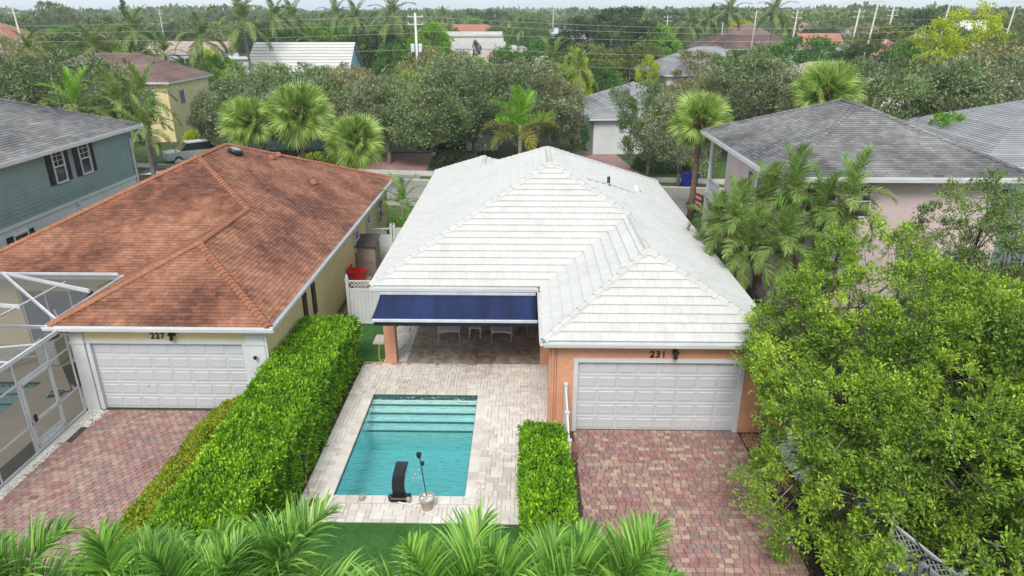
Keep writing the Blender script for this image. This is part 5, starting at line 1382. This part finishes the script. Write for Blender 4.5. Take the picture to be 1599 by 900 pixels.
hedge('hedge', 'small square-clipped bright green hedge between the pool deck and the right driveway',
    [((.05,11.2,h2),(1.15,0,0),(0,5.75,0),(0,0,1)), ((.05,11.2,0),(0,5.75,0),(0,0,h2),(-1,0,0)), ((1.2,11.2,0),(0,5.75,0),(0,0,h2),(1,0,0)), ((.05,16.95,0),(1.15,0,0),(0,0,h2),(0,1,0)), ((.05,11.2,0),(1.15,0,0),(0,0,h2),(0,-1,0))],
    21000, .11, M['hedge'], core=((.6,14,0),(.2,11.3,0),(1.05,16.8,h2-.15),[(.22,11.4),(1.03,11.4),(1.03,16.75),(.22,16.75)]), upb=1.0)
# low yellow-green ground cover mounds left of the hedge
gc = empty('ground_cover_shrub', (-9,16,0), 'low yellow-green mounded shrubs along the left driveway edge', 'shrub')
n = 52000; yy = rng.uniform(11.4,19.9,n); left = -9.75+.25*np.sin(yy*1.3)-.35*(yy-12)/7.5*0
left = np.interp(yy, [11.4,13,16,19.0,19.9], [-10.2,-10.25,-10.25,-10.2,-9.6]); uu = rng.uniform(0,1,n); xx = left+(-7.8-left)*uu
hh = .95*np.minimum(1, np.minimum(uu*2.2,1)**.6)*(.8+.22*np.sin(yy*2.1+xx)+.12*np.sin(xx*5+yy*3.3))*np.clip((20.0-yy)*2,.3,1)
P = np.stack([xx, yy, np.maximum(.02, hh*rng.uniform(.6,1.02,n)+.07*np.sin(xx*17+np.sin(yy*9)*2)*np.sin(yy*15))], 1)
V, F = rhombs(P, unit(n)*.9+np.array([-.2,0,.6]), .085*rng.uniform(.6,1.3,n), .045)
place(link(bpy.data.objects.new('foliage', np_mesh('foliage', V, F, M['groundcover']))), gc)
b = MB()
for k in range(34):
    y = 11.6+k*.245; lx = float(np.interp(y, [11.4,13,16,19.0,19.9], [-9.8,-10.0,-9.75,-9.7,-9.3]))
    b.add([(lx+.15,y,0),(lx+.5,y,.42),(-7.9,y,.5),(-7.9,y+.25,.5),(lx+.5,y+.25,.42),(lx+.15,y+.25,0)], [(0,1,4,5),(1,2,3,4)])
b.build('dark_core', M['mulch'], gc)  # sloped mulch-coloured sheets filling in under the leaves
sheet('mulch_bed', rect(-10.1,-7.9,11,20.4), .045, M['mulch'])
def shrub(label, x, y, r_, h, n, leaf, m, name='shrub', asp=.5, cat='shrub'):
    root = empty(name, (x,y,0), label, cat)
    q = unit(n); q[:,2] = abs(q[:,2]); rad = rng.uniform(.7,1,n)*lobes(q, 10, .3)
    P = q*rad[:,None]*np.array([r_,r_,h])
    V, F = rhombs(P, q+unit(n)*.7+np.array([0,0,.4]), leaf*rng.uniform(.7,1.3,n), leaf*asp)
    put('foliage', np_mesh('foliage', V, F, m), root)
    b = MB(); rr_ = random.Random(int(x*10))
    for k in range(9):
        a = k*.7; b.tube([(0,0,0),(math.cos(a)*r_*.3,math.sin(a)*r_*.3,h*.4),(math.cos(a)*r_*.7,math.sin(a)*r_*.7,h*.75)], [.025,.018,.008], 5)
    put('stem', b.mesh('stem', M['bark']), root); return root
shrub('broad-leaved bright green shrub at the driveway corner, bottom right', 7.6, 11.2, 1.1, 1.1, 2600, .17, M['shrub'], asp=.6)
shrub('low bushy plant under the small palm between the two roofs', -6.9, 36.3, 1.3, 1.7, 2600, .16, M['bright'])
shrub('green shrub with red flowers at the back corner of the green house', -22.7, 42.5, 1.7, 1.4, 2600, .2, M['green'])
shrub('dark bush in the shade of the drooping feather palm', -24.0, 47.0, 2.0, 1.8, 2600, .2, M['darkg'])
shrub('clipped dark hedge strip beyond the sidewalk, left of the forked oak', 11.5, 58.4, 2.6, 1.2, 3600, .2, M['darkg'])
shrub('dark clipped bush right of the pink driveway across the street', -6.0, 58.8, 2.2, 1.3, 3200, .2, M['darkg'])
shrub('dark clipped bush left of the pink driveway across the street', -16.6, 59.0, 2.3, 1.2, 3200, .2, M['darkg'])
shrub('yellow-green croton bush behind the brown roof ridge', -18.3, 57.0, 1.9, 1.3, 2400, .2, M['groundcover'])
shrub('bright yellow-green bush by the parked white SUV', -33.5, 69.5, 1.3, 1.4, 1600, .22, M['lime'])
shrub('low dark shrubs at the foot of the pink house wall', 9.6, 30.0, 1.0, 1.3, 2200, .14, M['darkg'])
shrub('shrub beside the reddish palm trunk at the street', 12.3, 44.5, 1.4, 1.0, 2200, .16, M['green'])

# ------------------------------------------------------------------ big trees at the right
def big_tree(label, x, y, zc, rx, rz, nc, nl, leaf, m, br, fork, lean=0, group=None, low=-.7, seed=1, amp=.3, cr=.13, ry=1.0, twigs=90, inner=.62, mix2=None, skip=None):
    root = empty('shade_tree', (x, y, 0), label, 'tree', group)
    d = unit(int(nc*2.6)); d = d[d[:,2] > low][:nc]
    rad = lobes(d, 16, amp)*rng.uniform(inner,1,len(d))**.5
    C = d*rad[:,None]*np.array([rx,rx*ry,rz])
    if skip is not None: kp = ~skip(C); C = C[kp]; d = d[kp]
    crs = cr*rx*rng.uniform(.55,1.3,len(C))
    k = rng.poisson(nl, len(C)); idx = np.repeat(np.arange(len(C)), k); n = len(idx)
    # sprays: short twigs radiating from each cluster, leaves along them
    tw = 14; tdir = unit(len(C)*tw).reshape(len(C),tw,3)+d[:,None,:]*.6+np.array([0,0,.25]); tdir /= np.linalg.norm(tdir,axis=2,keepdims=True)
    t = rng.integers(0,tw,n); td = tdir[idx,t]; s_ = rng.uniform(.1,1,n)**.7
    P = C[idx]+td*(s_*crs[idx])[:,None]+rng.normal(size=(n,3))*.035+np.array([0,0,1])*(-.12*s_**2*crs[idx])[:,None]
    D = td*.9+unit(n)*.8+np.array([0,0,.2])
    V, F = rhombs(P, D, leaf*rng.uniform(.65,1.3,n), leaf*.42*rng.uniform(.8,1.2,n))
    put('crown', np_mesh('crown', V, F, m), root, (0,0,zc))
    put('trunk', trunk_mesh('trunk', C, zc, br, M['dark_bark'], fork, 6, twigs, lean, seed), root)
    b = MB(); r = random.Random(seed)
    for i in range(0, len(C), 2):
        c = Vector(C[i]); 
        for q in range(3): b.tube([c*.82, c, c+Vector(tdir[i,q])*float(crs[i])], [.016,.011,.004], 4, caps=False)
    tag(put('twig', b.mesh('twig', M['bark']), root, (0,0,zc)), kind='stuff')
    return root
big_tree('large bright green tree overhanging the right end of the garage', 9.1, 15.3, 3.2, 3.95, 3.3, 640, 250, .098, M['tree_near'], .2, 1.2, seed=2, low=-.92, lean=.3, cr=.115, amp=.5, twigs=140, skip=lambda C: (C[:,0] < -1.3) & (C[:,2] < -.9) & (C[:,1] > -.9))
big_tree('bright green tree at the right edge, nearest to the camera', 13.6, 13.4, 3.5, 4.1, 3.2, 420, 245, .10, M['tree_near'], .2, 1.2, seed=3, low=-.8, cr=.115, amp=.5, twigs=120)
big_tree('duller olive tree behind, in front of the pink house wall', 16.0, 19.6, 3.9, 4.1, 2.9, 560, 190, .10, M['tree_near2'], .18, 1.4, seed=4, low=-.7, inner=.4)
big_tree('low leafy tree hiding the lattice fence, bottom right', 9.2, 12.0, 1.9, 2.5, 1.9, 360, 200, .105, M['tree_near'], .12, .8, seed=5, low=-.8, skip=lambda C: (C[:,0] > -1.5) & (C[:,0] < .3) & (C[:,1] < .6) & (C[:,1]-C[:,2]*.6 > -2.6))
big_tree('small leafy tree leaning over the mulch strip, under the big garage-side tree', 9.0, 13.9, 1.8, 1.9, 1.7, 200, 200, .105, M['tree_near'], .08, .6, seed=6, low=-.8)
# ------------------------------------------------------------------ fences
def finial(b, x, y, z):
    b.box(x-.075,x+.075,y-.075,y+.075,z,z+.03); b.lathe([(.03,.03),(.06,.08),(.05,.14),(.005,.24)],8,(x,y,z))
def board_fence(label, pts, h, lattice=.36, posts=True, group=None, names=None):
    root = empty('vinyl_fence', (pts[0][0], pts[0][1], 0), label, 'fence', group)
    for i, p in enumerate(pts):
        o = MB().box(p[0]-.06,p[0]+.06,p[1]-.06,p[1]+.06,0,h+.05).build('post', M['white'], root)
        b = MB(); finial(b, p[0], p[1], h+.05); b.build('finial', M['white'], o)
    for a, c in zip(pts[:-1], pts[1:]):
        A_ = Vector((a[0],a[1],0)); B_ = Vector((c[0],c[1],0)); d = (B_-A_); ln = d.length-.13; u = d.normalized(); n = Vector((-u.y,u.x,0)); o0 = A_+u*.065
        T = Matrix(((u.x,n.x,0,o0.x),(u.y,n.y,0,o0.y),(0,0,1,0),(0,0,0,1)))
        top = h-lattice if lattice else h
        for z0, z1 in ((.06,.16),(top-.1,top))+(((h-.05,h),) if lattice else ()): MB(T).box(0,ln,-.025,.025,z0,z1).build('rail', M['white'], root)
        k = max(1, round(ln/.15))
        for j in range(k): MB(T).box(ln*j/k+.003, ln*(j+1)/k-.003, -.012, .012, .16, top-.1).build('board', M['white'], root)
        if lattice:
            b = MB(T); z0, z1 = top+.001, h-.051; g = (z1-z0); s_ = .15; q = int(ln/s_)+3
            for j in range(-3, q):
                for sg in (1,-1):
                    x0 = j*s_; x1 = x0+g; 
                    if sg < 0: x0, x1 = x1, x0
                    pa, pb = Vector((x0,.004*sg,z0)), Vector((x1,.004*sg,z1))
                    if min(x0,x1) < 0 or max(x0,x1) > ln: continue
                    b.beam(pa, pb, .006, .026)
            b.build('lattice', M['white'], root)
    return root
board_fence('white vinyl fence panel with lattice top left of the awning', [(-7.28,26.1),(-5.6,26.1)], 2.0)
board_fence('white vinyl fence behind the beige resin shed', [(-8.05,33.9),(-6.9,33.9)], 1.9)
g = board_fence('white gate fence with dark opening beyond the shed, by the white roof edge', [(-6.75,33.95),(-5.3,33.95)], 1.9, lattice=0)
MB().box(-6.5,-5.75,33.9,33.92,1.0,1.6).build('gate_window', M['glass'], g)
board_fence('white vinyl privacy fence with lattice top, half buried in the right-hand tree', [(7.5,17.9),(7.7,15.9),(7.9,13.9),(8.15,12.2),(8.75,10.6)], 1.75, .34)
b_ = empty('garden_gate', (1.25,17.4,0), 'narrow white picket gate run stepping down beside the garage corner', 'gate')
for x, y, h in ((1.3,18.15,1.75),(1.3,17.2,1.35),(1.32,16.3,1.0)):
    o = MB().box(x-.05,x+.05,y-.05,y+.05,0,h).build('post', M['white'], b_)
    MB().box(x-.065,x+.065,y-.065,y+.065,h,h+.03).build('post_cap', M['white'], o)
for (a, h0_), (c, h1_) in (((18.08,1.65),(17.27,1.3)),((17.12,1.3),(16.37,.98))):
    MB().beam((1.3,a,h0_),(1.31,c,h1_),.05,.07).build('rail', M['white'], b_); MB().beam((1.3,a,.25),(1.31,c,.22),.05,.07).build('rail', M['white'], b_)
    for k in range(6):
        f = (k+.5)/6; y = a+(c-a)*f; MB().box(1.27,1.29,y-.035,y+.035,.1,h0_+(h1_-h0_)*f-.02).build('picket', M['white'], b_)
bx = empty('wooden_block', (1.52,16.9,0), 'small reddish brown wooden box standing by the gate', 'box')
MB().bbox(1.42,1.58,16.7,17.15,.03,.34,.01).build('body', M['wood'], bx); MB().bbox(1.40,1.60,16.68,17.17,.3405,.37,.008).build('lid', M['wood'], bx)

# ------------------------------------------------------------------ things between the houses
sh = empty('resin_shed', (-7.8,31.8,0), 'tall beige resin storage shed with dark sloped lid in the side yard', 'shed')
MB().box(-8.15,-7.25,31.3,32.5,0,1.72).build('body', M['plastic_beige'], sh, bevel=.015)
b = MB(); b.add([(-8.22,31.2,1.73),(-7.18,31.2,1.73),(-7.18,32.6,1.95),(-8.22,32.6,1.95),(-8.22,31.2,1.78),(-7.18,31.2,1.78),(-7.18,32.6,2.0),(-8.22,32.6,2.0)],[(0,3,2,1),(4,5,6,7),(0,1,5,4),(1,2,6,5),(2,3,7,6),(3,0,4,7)])
b.build('lid', M['plastic_brown'], sh)
for y in (31.32,31.92): MB().box(-7.25,-7.22,y,y+.56,.08,1.66).build('door', M['plastic_beige'], sh, bevel=.008)
b = MB()
for z in (.4,.9,1.3): b.box(-7.215,-7.19,31.86,31.95,z,z+.06)
b.build('hinge', M['dark'], sh); MB().box(-8.1,-7.3,31.27,31.299,.95,1.0).build('rib', M['plastic_beige'], sh)
rb_ = empty('storage_box', (-7.75,29.7,0), 'low brown storage box with pale lid under the red tub', 'storage box')
MB().bbox(-8.1,-7.25,29.1,30.2,0,.55,.02).build('body', M['plastic_brown'], rb_); MB().bbox(-8.14,-7.21,29.06,30.24,.551,.62,.02).build('lid', M['plastic_beige'], rb_)
rd = empty('red_tub', (-7.7,29.8,.62), 'bright red open plastic tub standing on the brown storage box', 'tub')
b = MB(Matrix.Translation((-7.72,29.7,.622))); s0, s1, hh_ = .26, .34, .5
vs = []
for s_, z in ((s0,0),(s1,hh_),(s1-.03,hh_),(s0-.02,.03)): vs += [(-s_,-s_*1.1,z),(s_,-s_*1.1,z),(s_,s_*1.1,z),(-s_,s_*1.1,z)]
fs = [(3,2,1,0)]+[(r*4+i, r*4+(i+1)%4, (r+1)*4+(i+1)%4, (r+1)*4+i) for r in range(3) for i in range(4)]+[(12,13,14,15)]
b.add(vs, fs).build('tub', M['red_plastic'], rd)
MB().box(-8.12,-8.06,29.3,30.1,.625,1.3).build('lid', M['red_plastic'], rd)
for k in range(5):
    o = MB().box(-.07,.07,-1.1,1.1,0,.04).build('plank', M['wood']); o.location = (-7.75+.09*(k%3)-.05, 27.6+.1*k, .02+.042*k); o.rotation_euler.z = R(-8+4*k)
    tag(o, ['bottom plank of the small wood pile by the yellow wall','second plank of the wood pile by the yellow wall','middle plank of the wood pile by the yellow wall','plank just below the top of the wood pile by the yellow wall','topmost reddish plank of the wood pile by the yellow wall'][k], 'plank', 'planks piled by the yellow wall')
o = MB().tube([(-5.35,22.9,1.1),(-5.4,22.85,.6),(-5.42,22.8,.15),(-5.3,22.7,.03),(-5.15,22.75,.03),(-5.3,22.9,.04)],.012,6).build('garden_hose', M['yellow_plastic']); tag(o, 'thin yellow hose hanging down beside the peach pillar', 'hose')

# ------------------------------------------------------------------ pool-side things
def pot(label, x, y, r_, h, fill, fillm):
    root = empty('plant_pot', (x,y,.04), label, 'pot')
    put('pot', MB().lathe([(r_*.68,0),(r_*.95,h*.82),(r_*1.06,h*.84),(r_*1.06,h),(r_*.92,h),(r_*.88,h*.86),(.01,h*.85)],20).mesh('pot', M['clay'], False), root)
    b = MB(); rr_ = random.Random(int(x*9))
    for k in range(46):
        a = rr_.random()*6.28; q = rr_.random()**.5*r_*.82; s_ = rr_.uniform(.018,.04)
        b.lathe([(s_*.5,-s_*.5),(s_,0),(s_*.4,s_*.5)],5,(math.cos(a)*q,math.sin(a)*q,h*.88+rr_.uniform(0,.02)))
    put(fill, b.mesh(fill, fillm), root); return root
pot('clay pot filled with dark soil and a thin rusty pole, left pool corner', -5.48, 14.28, .19, .36, 'soil', M['mulch'])
pot('pale clay pot filled with white stones under the black lamp pole', -2.5, 14.55, .20, .36, 'stone', M['pebble'])
p1 = empty('garden_pole', (-5.5,14.3,.3), 'thin rusty garden pole with dark top standing in the left pot', 'pole')
MB().tube([(-5.5,14.3,.33),(-5.53,14.3,1.75)],.012,6).build('rod', M['wood'], p1)
MB().tube([(-5.53,14.3,1.3),(-5.53,14.3,1.75)],.022,6).build('rod_sleeve', M['dark'], p1)
MB().lathe([(.03,0),(.06,.05),(.05,.14),(.01,.17)],8,(-5.53,14.3,1.75)).build('lamp_head', M['dark'], p1)
p2 = empty('garden_lamp', (-2.5,14.55,.3), 'black twin-head solar spotlight on a slim pole in the white stone pot', 'lamp')
MB().tube([(-2.5,14.55,.34),(-2.62,14.55,1.62)],.013,6).build('rod', M['dark'], p2)
MB().lathe([(.02,0),(.055,.05),(.07,.13),(.075,.15),(.02,.15)],10,(-2.64,14.53,1.62)).build('lamp_head', M['dark'], p2)
MB().lathe([(.02,0),(.05,.03),(.06,.1),(.02,.11)],10,(-2.56,14.5,1.42)).build('lamp_head', M['dark'], p2)
sw = empty('curved_pool_panel', (-3.25,14.9,.04), 'black curved upright panel at the near pool edge with a white hose', 'solar shower')
b = MB(); k = 12
vs = []
for i in range(k+1):
    f = i/k; z = .12+.95*f; yo = 14.92-.14*math.sin(f*math.pi*.5)+.30*f*f; w_ = .165-.0*f
    xo = -3.29-.06*math.sin(math.pi*f)+.09*f
    vs += [(xo-w_,yo,z),(xo+w_,yo,z),(xo+w_,yo+.07,z),(xo-w_,yo+.07,z)]
fs = [(i*4+j,i*4+(j+1)%4,(i+1)*4+(j+1)%4,(i+1)*4+j) for i in range(k) for j in range(4)]+[(3,2,1,0),(k*4,k*4+1,k*4+2,k*4+3)]
b.add(vs, fs).build('panel', M['black_panel'], sw)
MB().bbox(-3.52,-3.0,14.76,15.03,.04,.16,.03).build('base', M['dark'], sw)
MB().lathe([(.07,0),(.08,.12),(.03,.16)],10,(-3.52,14.86,.05)).build('valve', M['dark'], sw); MB().lathe([(.06,0),(.065,.1),(.03,.13)],10,(-3.04,14.8,.05)).build('valve', M['clay'], sw)
MB().tube([(-3.3,14.72,.08),(-3.0,14.66,.06),(-2.75,14.74,.06),(-2.55,14.95,.06),(-2.45,15.08,.0)],.022,8).build('hose', M['white'], sw)
o = MB().lathe([(.13,0),(.13,.02),(.11,.035),(.01,.035)],20,(-5.30,15.75,.038)).build('skimmer_lid', M['white']); tag(o, 'round white skimmer lid on the deck left of the pool', 'skimmer lid')
o = MB().lathe([(.065,0),(.08,.08),(.08,.14),(.05,.15),(.045,.12),(.01,.12)],14,(-4.3,14.85,.04)).build('tealight_cup', M['clay']); tag(o, 'small pale cup standing on the coping near the pool corner', 'cup')

# ------------------------------------------------------------------ right side oddments
def wheelie(label, x, y, rz, m, lidm, h=1.0, name='recycling_bin', group=None):
    root = empty(name, (x,y,.02), label, 'bin', group, rz)
    vs = []
    for s_, d_, z in ((.22,.25,.06),(.29,.34,h)): vs += [(-s_,-d_,z),(s_,-d_,z),(s_,d_,z),(-s_,d_,z)]
    put('body', MB().add(vs, [(3,2,1,0),(4,5,6,7),(0,1,5,4),(1,2,6,5),(2,3,7,6),(3,0,4,7)]).mesh('body', m), root)
    put('lid', MB().bbox(-.32,.32,-.37,.40,h+.001,h+.07,.03).mesh('lid', lidm), root)
    for sx in (-1,1):
        put('wheel', MB(Matrix.Translation((sx*.25,.26,.12)) @ Matrix.Rotation(R(90),4,'Y')).lathe([(.1,-.03),(.12,-.02),(.12,.02),(.1,.03)],12).mesh('wheel', M['dark']), root)
    put('handle', MB().tube([(-.2,.42,h-.02),(.2,.42,h-.02)],.018,6).mesh('handle', m), root); return root
c = atz(1070,292); wheelie('blue wheelie bin nearer the forked oak, left of two', c.x, c.y, .2, M['blue_plastic'], M['blue_plastic'], group='blue bins at the kerb')
c = atz(1083,290); wheelie('blue wheelie bin right of its twin, behind the palm trunk', c.x, c.y, -.1, M['blue_plastic'], M['blue_plastic'], group='blue bins at the kerb')
wheelie('white and blue bin by the garage corner under the tree, yellow lid', 7.75, 17.35, .3, M['blue_plastic'], M['yellow_plastic'], .85, 'yard_bin')
fl = empty('garden_flag', (10.9,42.6,0), 'small red and white striped flag on a short pole by the palm trunk', 'flag')
MB().tube([(10.75,42.2,0),(10.75,42.2,1.9)],.02,6).build('pole', M['white'], fl)
for k in range(6):
    b = MB(); z1 = 1.85-.17*k; b.add([(10.76,42.2,z1),(11.15,42.15,z1-.18),(11.15,42.15,z1-.345),(10.76,42.2,z1-.165)], [(0,1,2,3)])
    o = b.build('stripe', M['red_plastic'] if k % 2 == 0 else M['white'], fl)
c = atz(1222, 790, .1)
o = MB().tube([(c.x-.14,c.y-.06,.08),(c.x-.08,c.y-.02,.13),(c.x-.02,c.y+.0,.1),(c.x+.03,c.y+.05,.16),(c.x+.12,c.y+.08,.2),(c.x+.2,c.y+.06,.17)],.028,8).build('curved_ornament', M['pink_plastic'], None, True)
tag(o, 'pink wavy garden ornament lying in the mulch beside the right driveway', 'ornament')
hv = empty('air_conditioner', (8.6,27.5,0), 'grey air conditioning unit in the narrow yard beside the white house', 'air conditioner')
MB().box(8.2,9.0,23.0,23.8,.05,.9).build('cabinet', M['concrete'], hv, bevel=.02)
MB().lathe([(.3,0),(.3,.04),(.05,.05)],16,(8.6,23.4,.901)).build('fan_guard', M['dark'], hv)
o = MB().bbox(-.35,.35,-.3,.3,0,.9,.05).build('utility_box', M['concrete']); o.location = (-28.8,56.5,0); tag(o, 'tan utility box near the back corner of the green house, left of two', 'utility box', 'utility boxes')
o = MB().bbox(-.35,.35,-.3,.3,0,.8,.05).build('utility_box', M['concrete']); o.location = (-26.9,56.8,0); tag(o, 'tan utility box near the back corner of the green house, right of two', 'utility box', 'utility boxes')

# ------------------------------------------------------------------ cars
def car(label, x, y, rz, m, suv=True, group=None):
    root = empty('parked_car', (x,y,0), label, 'car', group, rz)
    h = 1.72 if suv else 1.45
    pr = [(-2.3,.35),(-2.35,.75),(-2.25,1.0),(-1.15,1.08),(2.05,1.05),(2.3,.95),(2.35,.6),(2.3,.35)]
    def loft(pr, hw_, nm, m_, ins=.06):
        k = len(pr); vs = [(a,-hw_+(.0 if z < .9 else ins),z) for a, z in pr]+[(a,hw_-(.0 if z < .9 else ins),z) for a, z in pr]
        o = put(nm, MB().add(vs, [tuple(range(k)), tuple(range(k,2*k))[::-1]]+[(i,i+k,(i+1)%k+k,(i+1)%k) for i in range(k)]).mesh(nm, m_), root)
        bv = o.modifiers.new('b','BEVEL'); bv.width = .05; bv.segments = 2; return o
    loft(pr, .92, 'body', m)
    back = 2.1 if suv else 1.7
    k = [(-1.15,1.05,.84),(-.45,h-.04,.68),(back-.35,h-.04,.66),(back,1.05,.84)]
    vs = [(a,-w_,z) for a, z, w_ in k]+[(a,w_,z) for a, z, w_ in k]
    o = put('windows', MB().add(vs, [(0,1,2,3),(7,6,5,4),(0,4,5,1),(2,6,7,3)]).mesh('windows', M['glass']), root)
    put('roof', MB().bbox(-.5,back-.3,-.69,.69,h-.05,h+.02,.04).mesh('roof', m), root)
    for sx in (-1.42,1.42):
        for sy in (-1,1):
            w_ = put('wheel', MB(Matrix.Translation((sx,sy*.84,.35)) @ Matrix.Rotation(R(90),4,'X')).lathe([(.2,-.12),(.35,-.1),(.35,.1),(.2,.12)],16).mesh('wheel', M['dark'], False), root)
            put('rim', MB(Matrix.Translation((sx,sy*.955,.35)) @ Matrix.Rotation(R(90),4,'X')).lathe([(.2,-.01),(.2,.01),(.02,.02)],12).mesh('rim', M['alu']), w_)
    for sy in (-1,1):
        put('headlight', MB().box(-2.36,-2.3,sy*.7-.16,sy*.7+.16,.72,.86).mesh('headlight', M['glass_light']), root)
        put('tail_light', MB().box(2.3,2.36,sy*.74-.12,sy*.74+.12,.72,.95).mesh('tail_light', M['red_plastic']), root)
    put('licence_plate', MB().box(2.36,2.375,-.2,.2,.62,.74).mesh('licence_plate', M['white']), root)
    return root
c = atz(292,246); car('white SUV parked on the lawn edge behind the brown roof', c.x+1.3, c.y-1.5, R(40), M['white'])
c = atz(252,270,1.0); car('dark grey car, only its roof showing above the brown ridge', c.x-.3, c.y, R(10), M['plastic_brown'], False)
for k, (x, y, a, mm, s_, lb) in enumerate([(11,250,0,'white',True,'white van-like SUV in the far parking lot, nearest the white hall'),(7.5,238,15,'dark',False,'dark car in the far parking lot, leftmost'),(11.5,232,80,'gutter',True,'silver SUV in the far parking lot, in front'),(14.5,240,10,'white',False,'white saloon in the far parking lot, rightmost')]):
    car(lb, x, y, R(a), M[mm], s_, 'cars in the far parking lot')

# ------------------------------------------------------------------ power poles and lines
def pole(label, px, py, Y, lean=0, arms=True, r_=.12, tm='concrete', trans=False):
    c = at(px, py, Y); h = c.z
    root = empty('power_pole', (c.x-lean, Y, 0), label, 'utility pole', 'utility poles')
    put('shaft', MB().tube([(0,0,0),(lean,0,h)],[r_*1.3,r_*.75],10).mesh('shaft', M[tm], True), root)
    if arms:
        for z in (h-.5, h-1.3): 
            a = put('crossarm', MB().box(lean-.9,lean+.9,-.06,.06,z,z+.1).mesh('crossarm', M[tm]), root)
            b = MB()
            for x in (-.8,0,.8): b.lathe([(.04,0),(.06,.06),(.03,.16)],6,(lean+x,0,z+.1))
            put('insulator', b.mesh('insulator', M['gutter']), a)
    if trans:
        for x in (-.45,.45): put('transformer', MB().lathe([(.2,0),(.22,.05),(.22,.8),(.1,.9)],12,(x,-.1,h*.66)).mesh('transformer', M['gutter']), root)
    return Vector((c.x, Y, h))
PB = pole('thick concrete power pole left of centre, with transformers', 648, 20, 84, 0, True, .17, 'white', True)
pa_ = pole('leaning wooden pole at the far upper left', 18, 8, 120, -.5, True, .16)
pc_ = pole('tall power pole leaning right, highest on the right skyline', 1376, -12, 105, 1.2, True, .14)
pd2 = pole('shorter pole left of the tall leaning one', 1343, 14, 120, .8, True, .16)
pe2 = pole('pole just right of the tall leaning one', 1396, 12, 125, .8, True, .16)
pf = pole('pole between the coral roof and the tall coconut palm', 1246, 16, 130, .5, True, .14)
pg = pole('pole behind the maroon villa, right', 1182, 16, 140, .4, True, .14)
ph = pole('pole rising from the chartreuse tree', 1489, -14, 118, 1.0, True, .16)
pi = pole('pole cropped by the upper right corner', 1592, -10, 120, 1.0, True, .14)
pj = pole('slim pole left of the maroon villa', 1043, 24, 170, 0, True, .12)
pk = pole('thin pole at the far road, left', 842, 28, 190, 0, True, .11, 'dark_bark')
pl2 = pole('thin pole in the far parking lot, centre', 864, 14, 220, 0, True, .13)
pm2 = pole('thin pole right of the far parking lot', 880, 26, 200, 0, False, .09, 'dark_bark')
pn = pole('thin street pole behind the left coconut palms', 248, 14, 200, 0, True, .12)
po = pole('short pole behind the maroon villa, left', 1129, 35, 150, 0, False, .14)
def wire(a, c, sag, label, r_=.013, off=0):
    pts = [Vector(a).lerp(Vector(c), k/14)+Vector((off,0,-sag*4*(k/14)*(1-k/14))) for k in range(15)]
    o = MB().tube(pts, r_, 4, caps=False).build('power_line', M['concrete']); tag(o, label, 'power line', 'overhead power lines')
lft = Vector((-150,96,12.4)); rgt = Vector((150,92,12.6))
for k, (dz, lb) in enumerate([(-.35,'uppermost overhead wire left of the concrete pole'),(-1.2,'second overhead wire left of the concrete pole'),(-2.2,'third overhead wire left of the concrete pole'),(-4.0,'lowest overhead wire left of the concrete pole')]):
    wire(PB+Vector((0,0,dz)), lft+Vector((0,0,dz)), 1.2, lb)
for k, (dz, lb) in enumerate([(-.35,'uppermost overhead wire crossing the giant ficus'),(-1.0,'second overhead wire crossing the giant ficus'),(-1.9,'third overhead wire crossing the giant ficus'),(-3.6,'lower overhead wire crossing the giant ficus'),(-5.2,'lowest overhead wire crossing the giant ficus')]):
    wire(PB+Vector((0,0,dz)), Vector((62,100,11.6+dz)), 1.0, lb)
wire(pf, pc_, .6, 'wire from the coral roof pole to the tall leaning pole'); wire(pc_, pi, .8, 'wire from the tall leaning pole to the corner pole')
wire(pd2-Vector((0,0,1)), pi-Vector((0,0,2)), 1.2, 'slack wire across the chartreuse tree'); wire(pg, pf, .5, 'wire between the two poles behind the coconut palms')
wire(pj, pg, .7, 'faint wire left of the maroon villa'); wire(pf-Vector((0,0,1.5)), pd2-Vector((0,0,1)), .6, 'lower wire left of the leaning poles')

# ------------------------------------------------------------------ haze
b = MB().box(-3100, 3100, -350, 3100, -1.5, 26)
hzm = bpy.data.materials.new('haze'); hzm.use_nodes = True; N = hzm.node_tree.nodes; N.remove(N['Principled BSDF'])
pv = N.new('ShaderNodeVolumePrincipled'); pv.inputs['Color'].default_value = (.86,.93,.98,1); pv.inputs['Density'].default_value = .00045; pv.inputs['Anisotropy'].default_value = .2
hzm.node_tree.links.new(pv.outputs[0], N['Material Output'].inputs['Volume'])
tag(b.build('haze', hzm), kind='stuff')
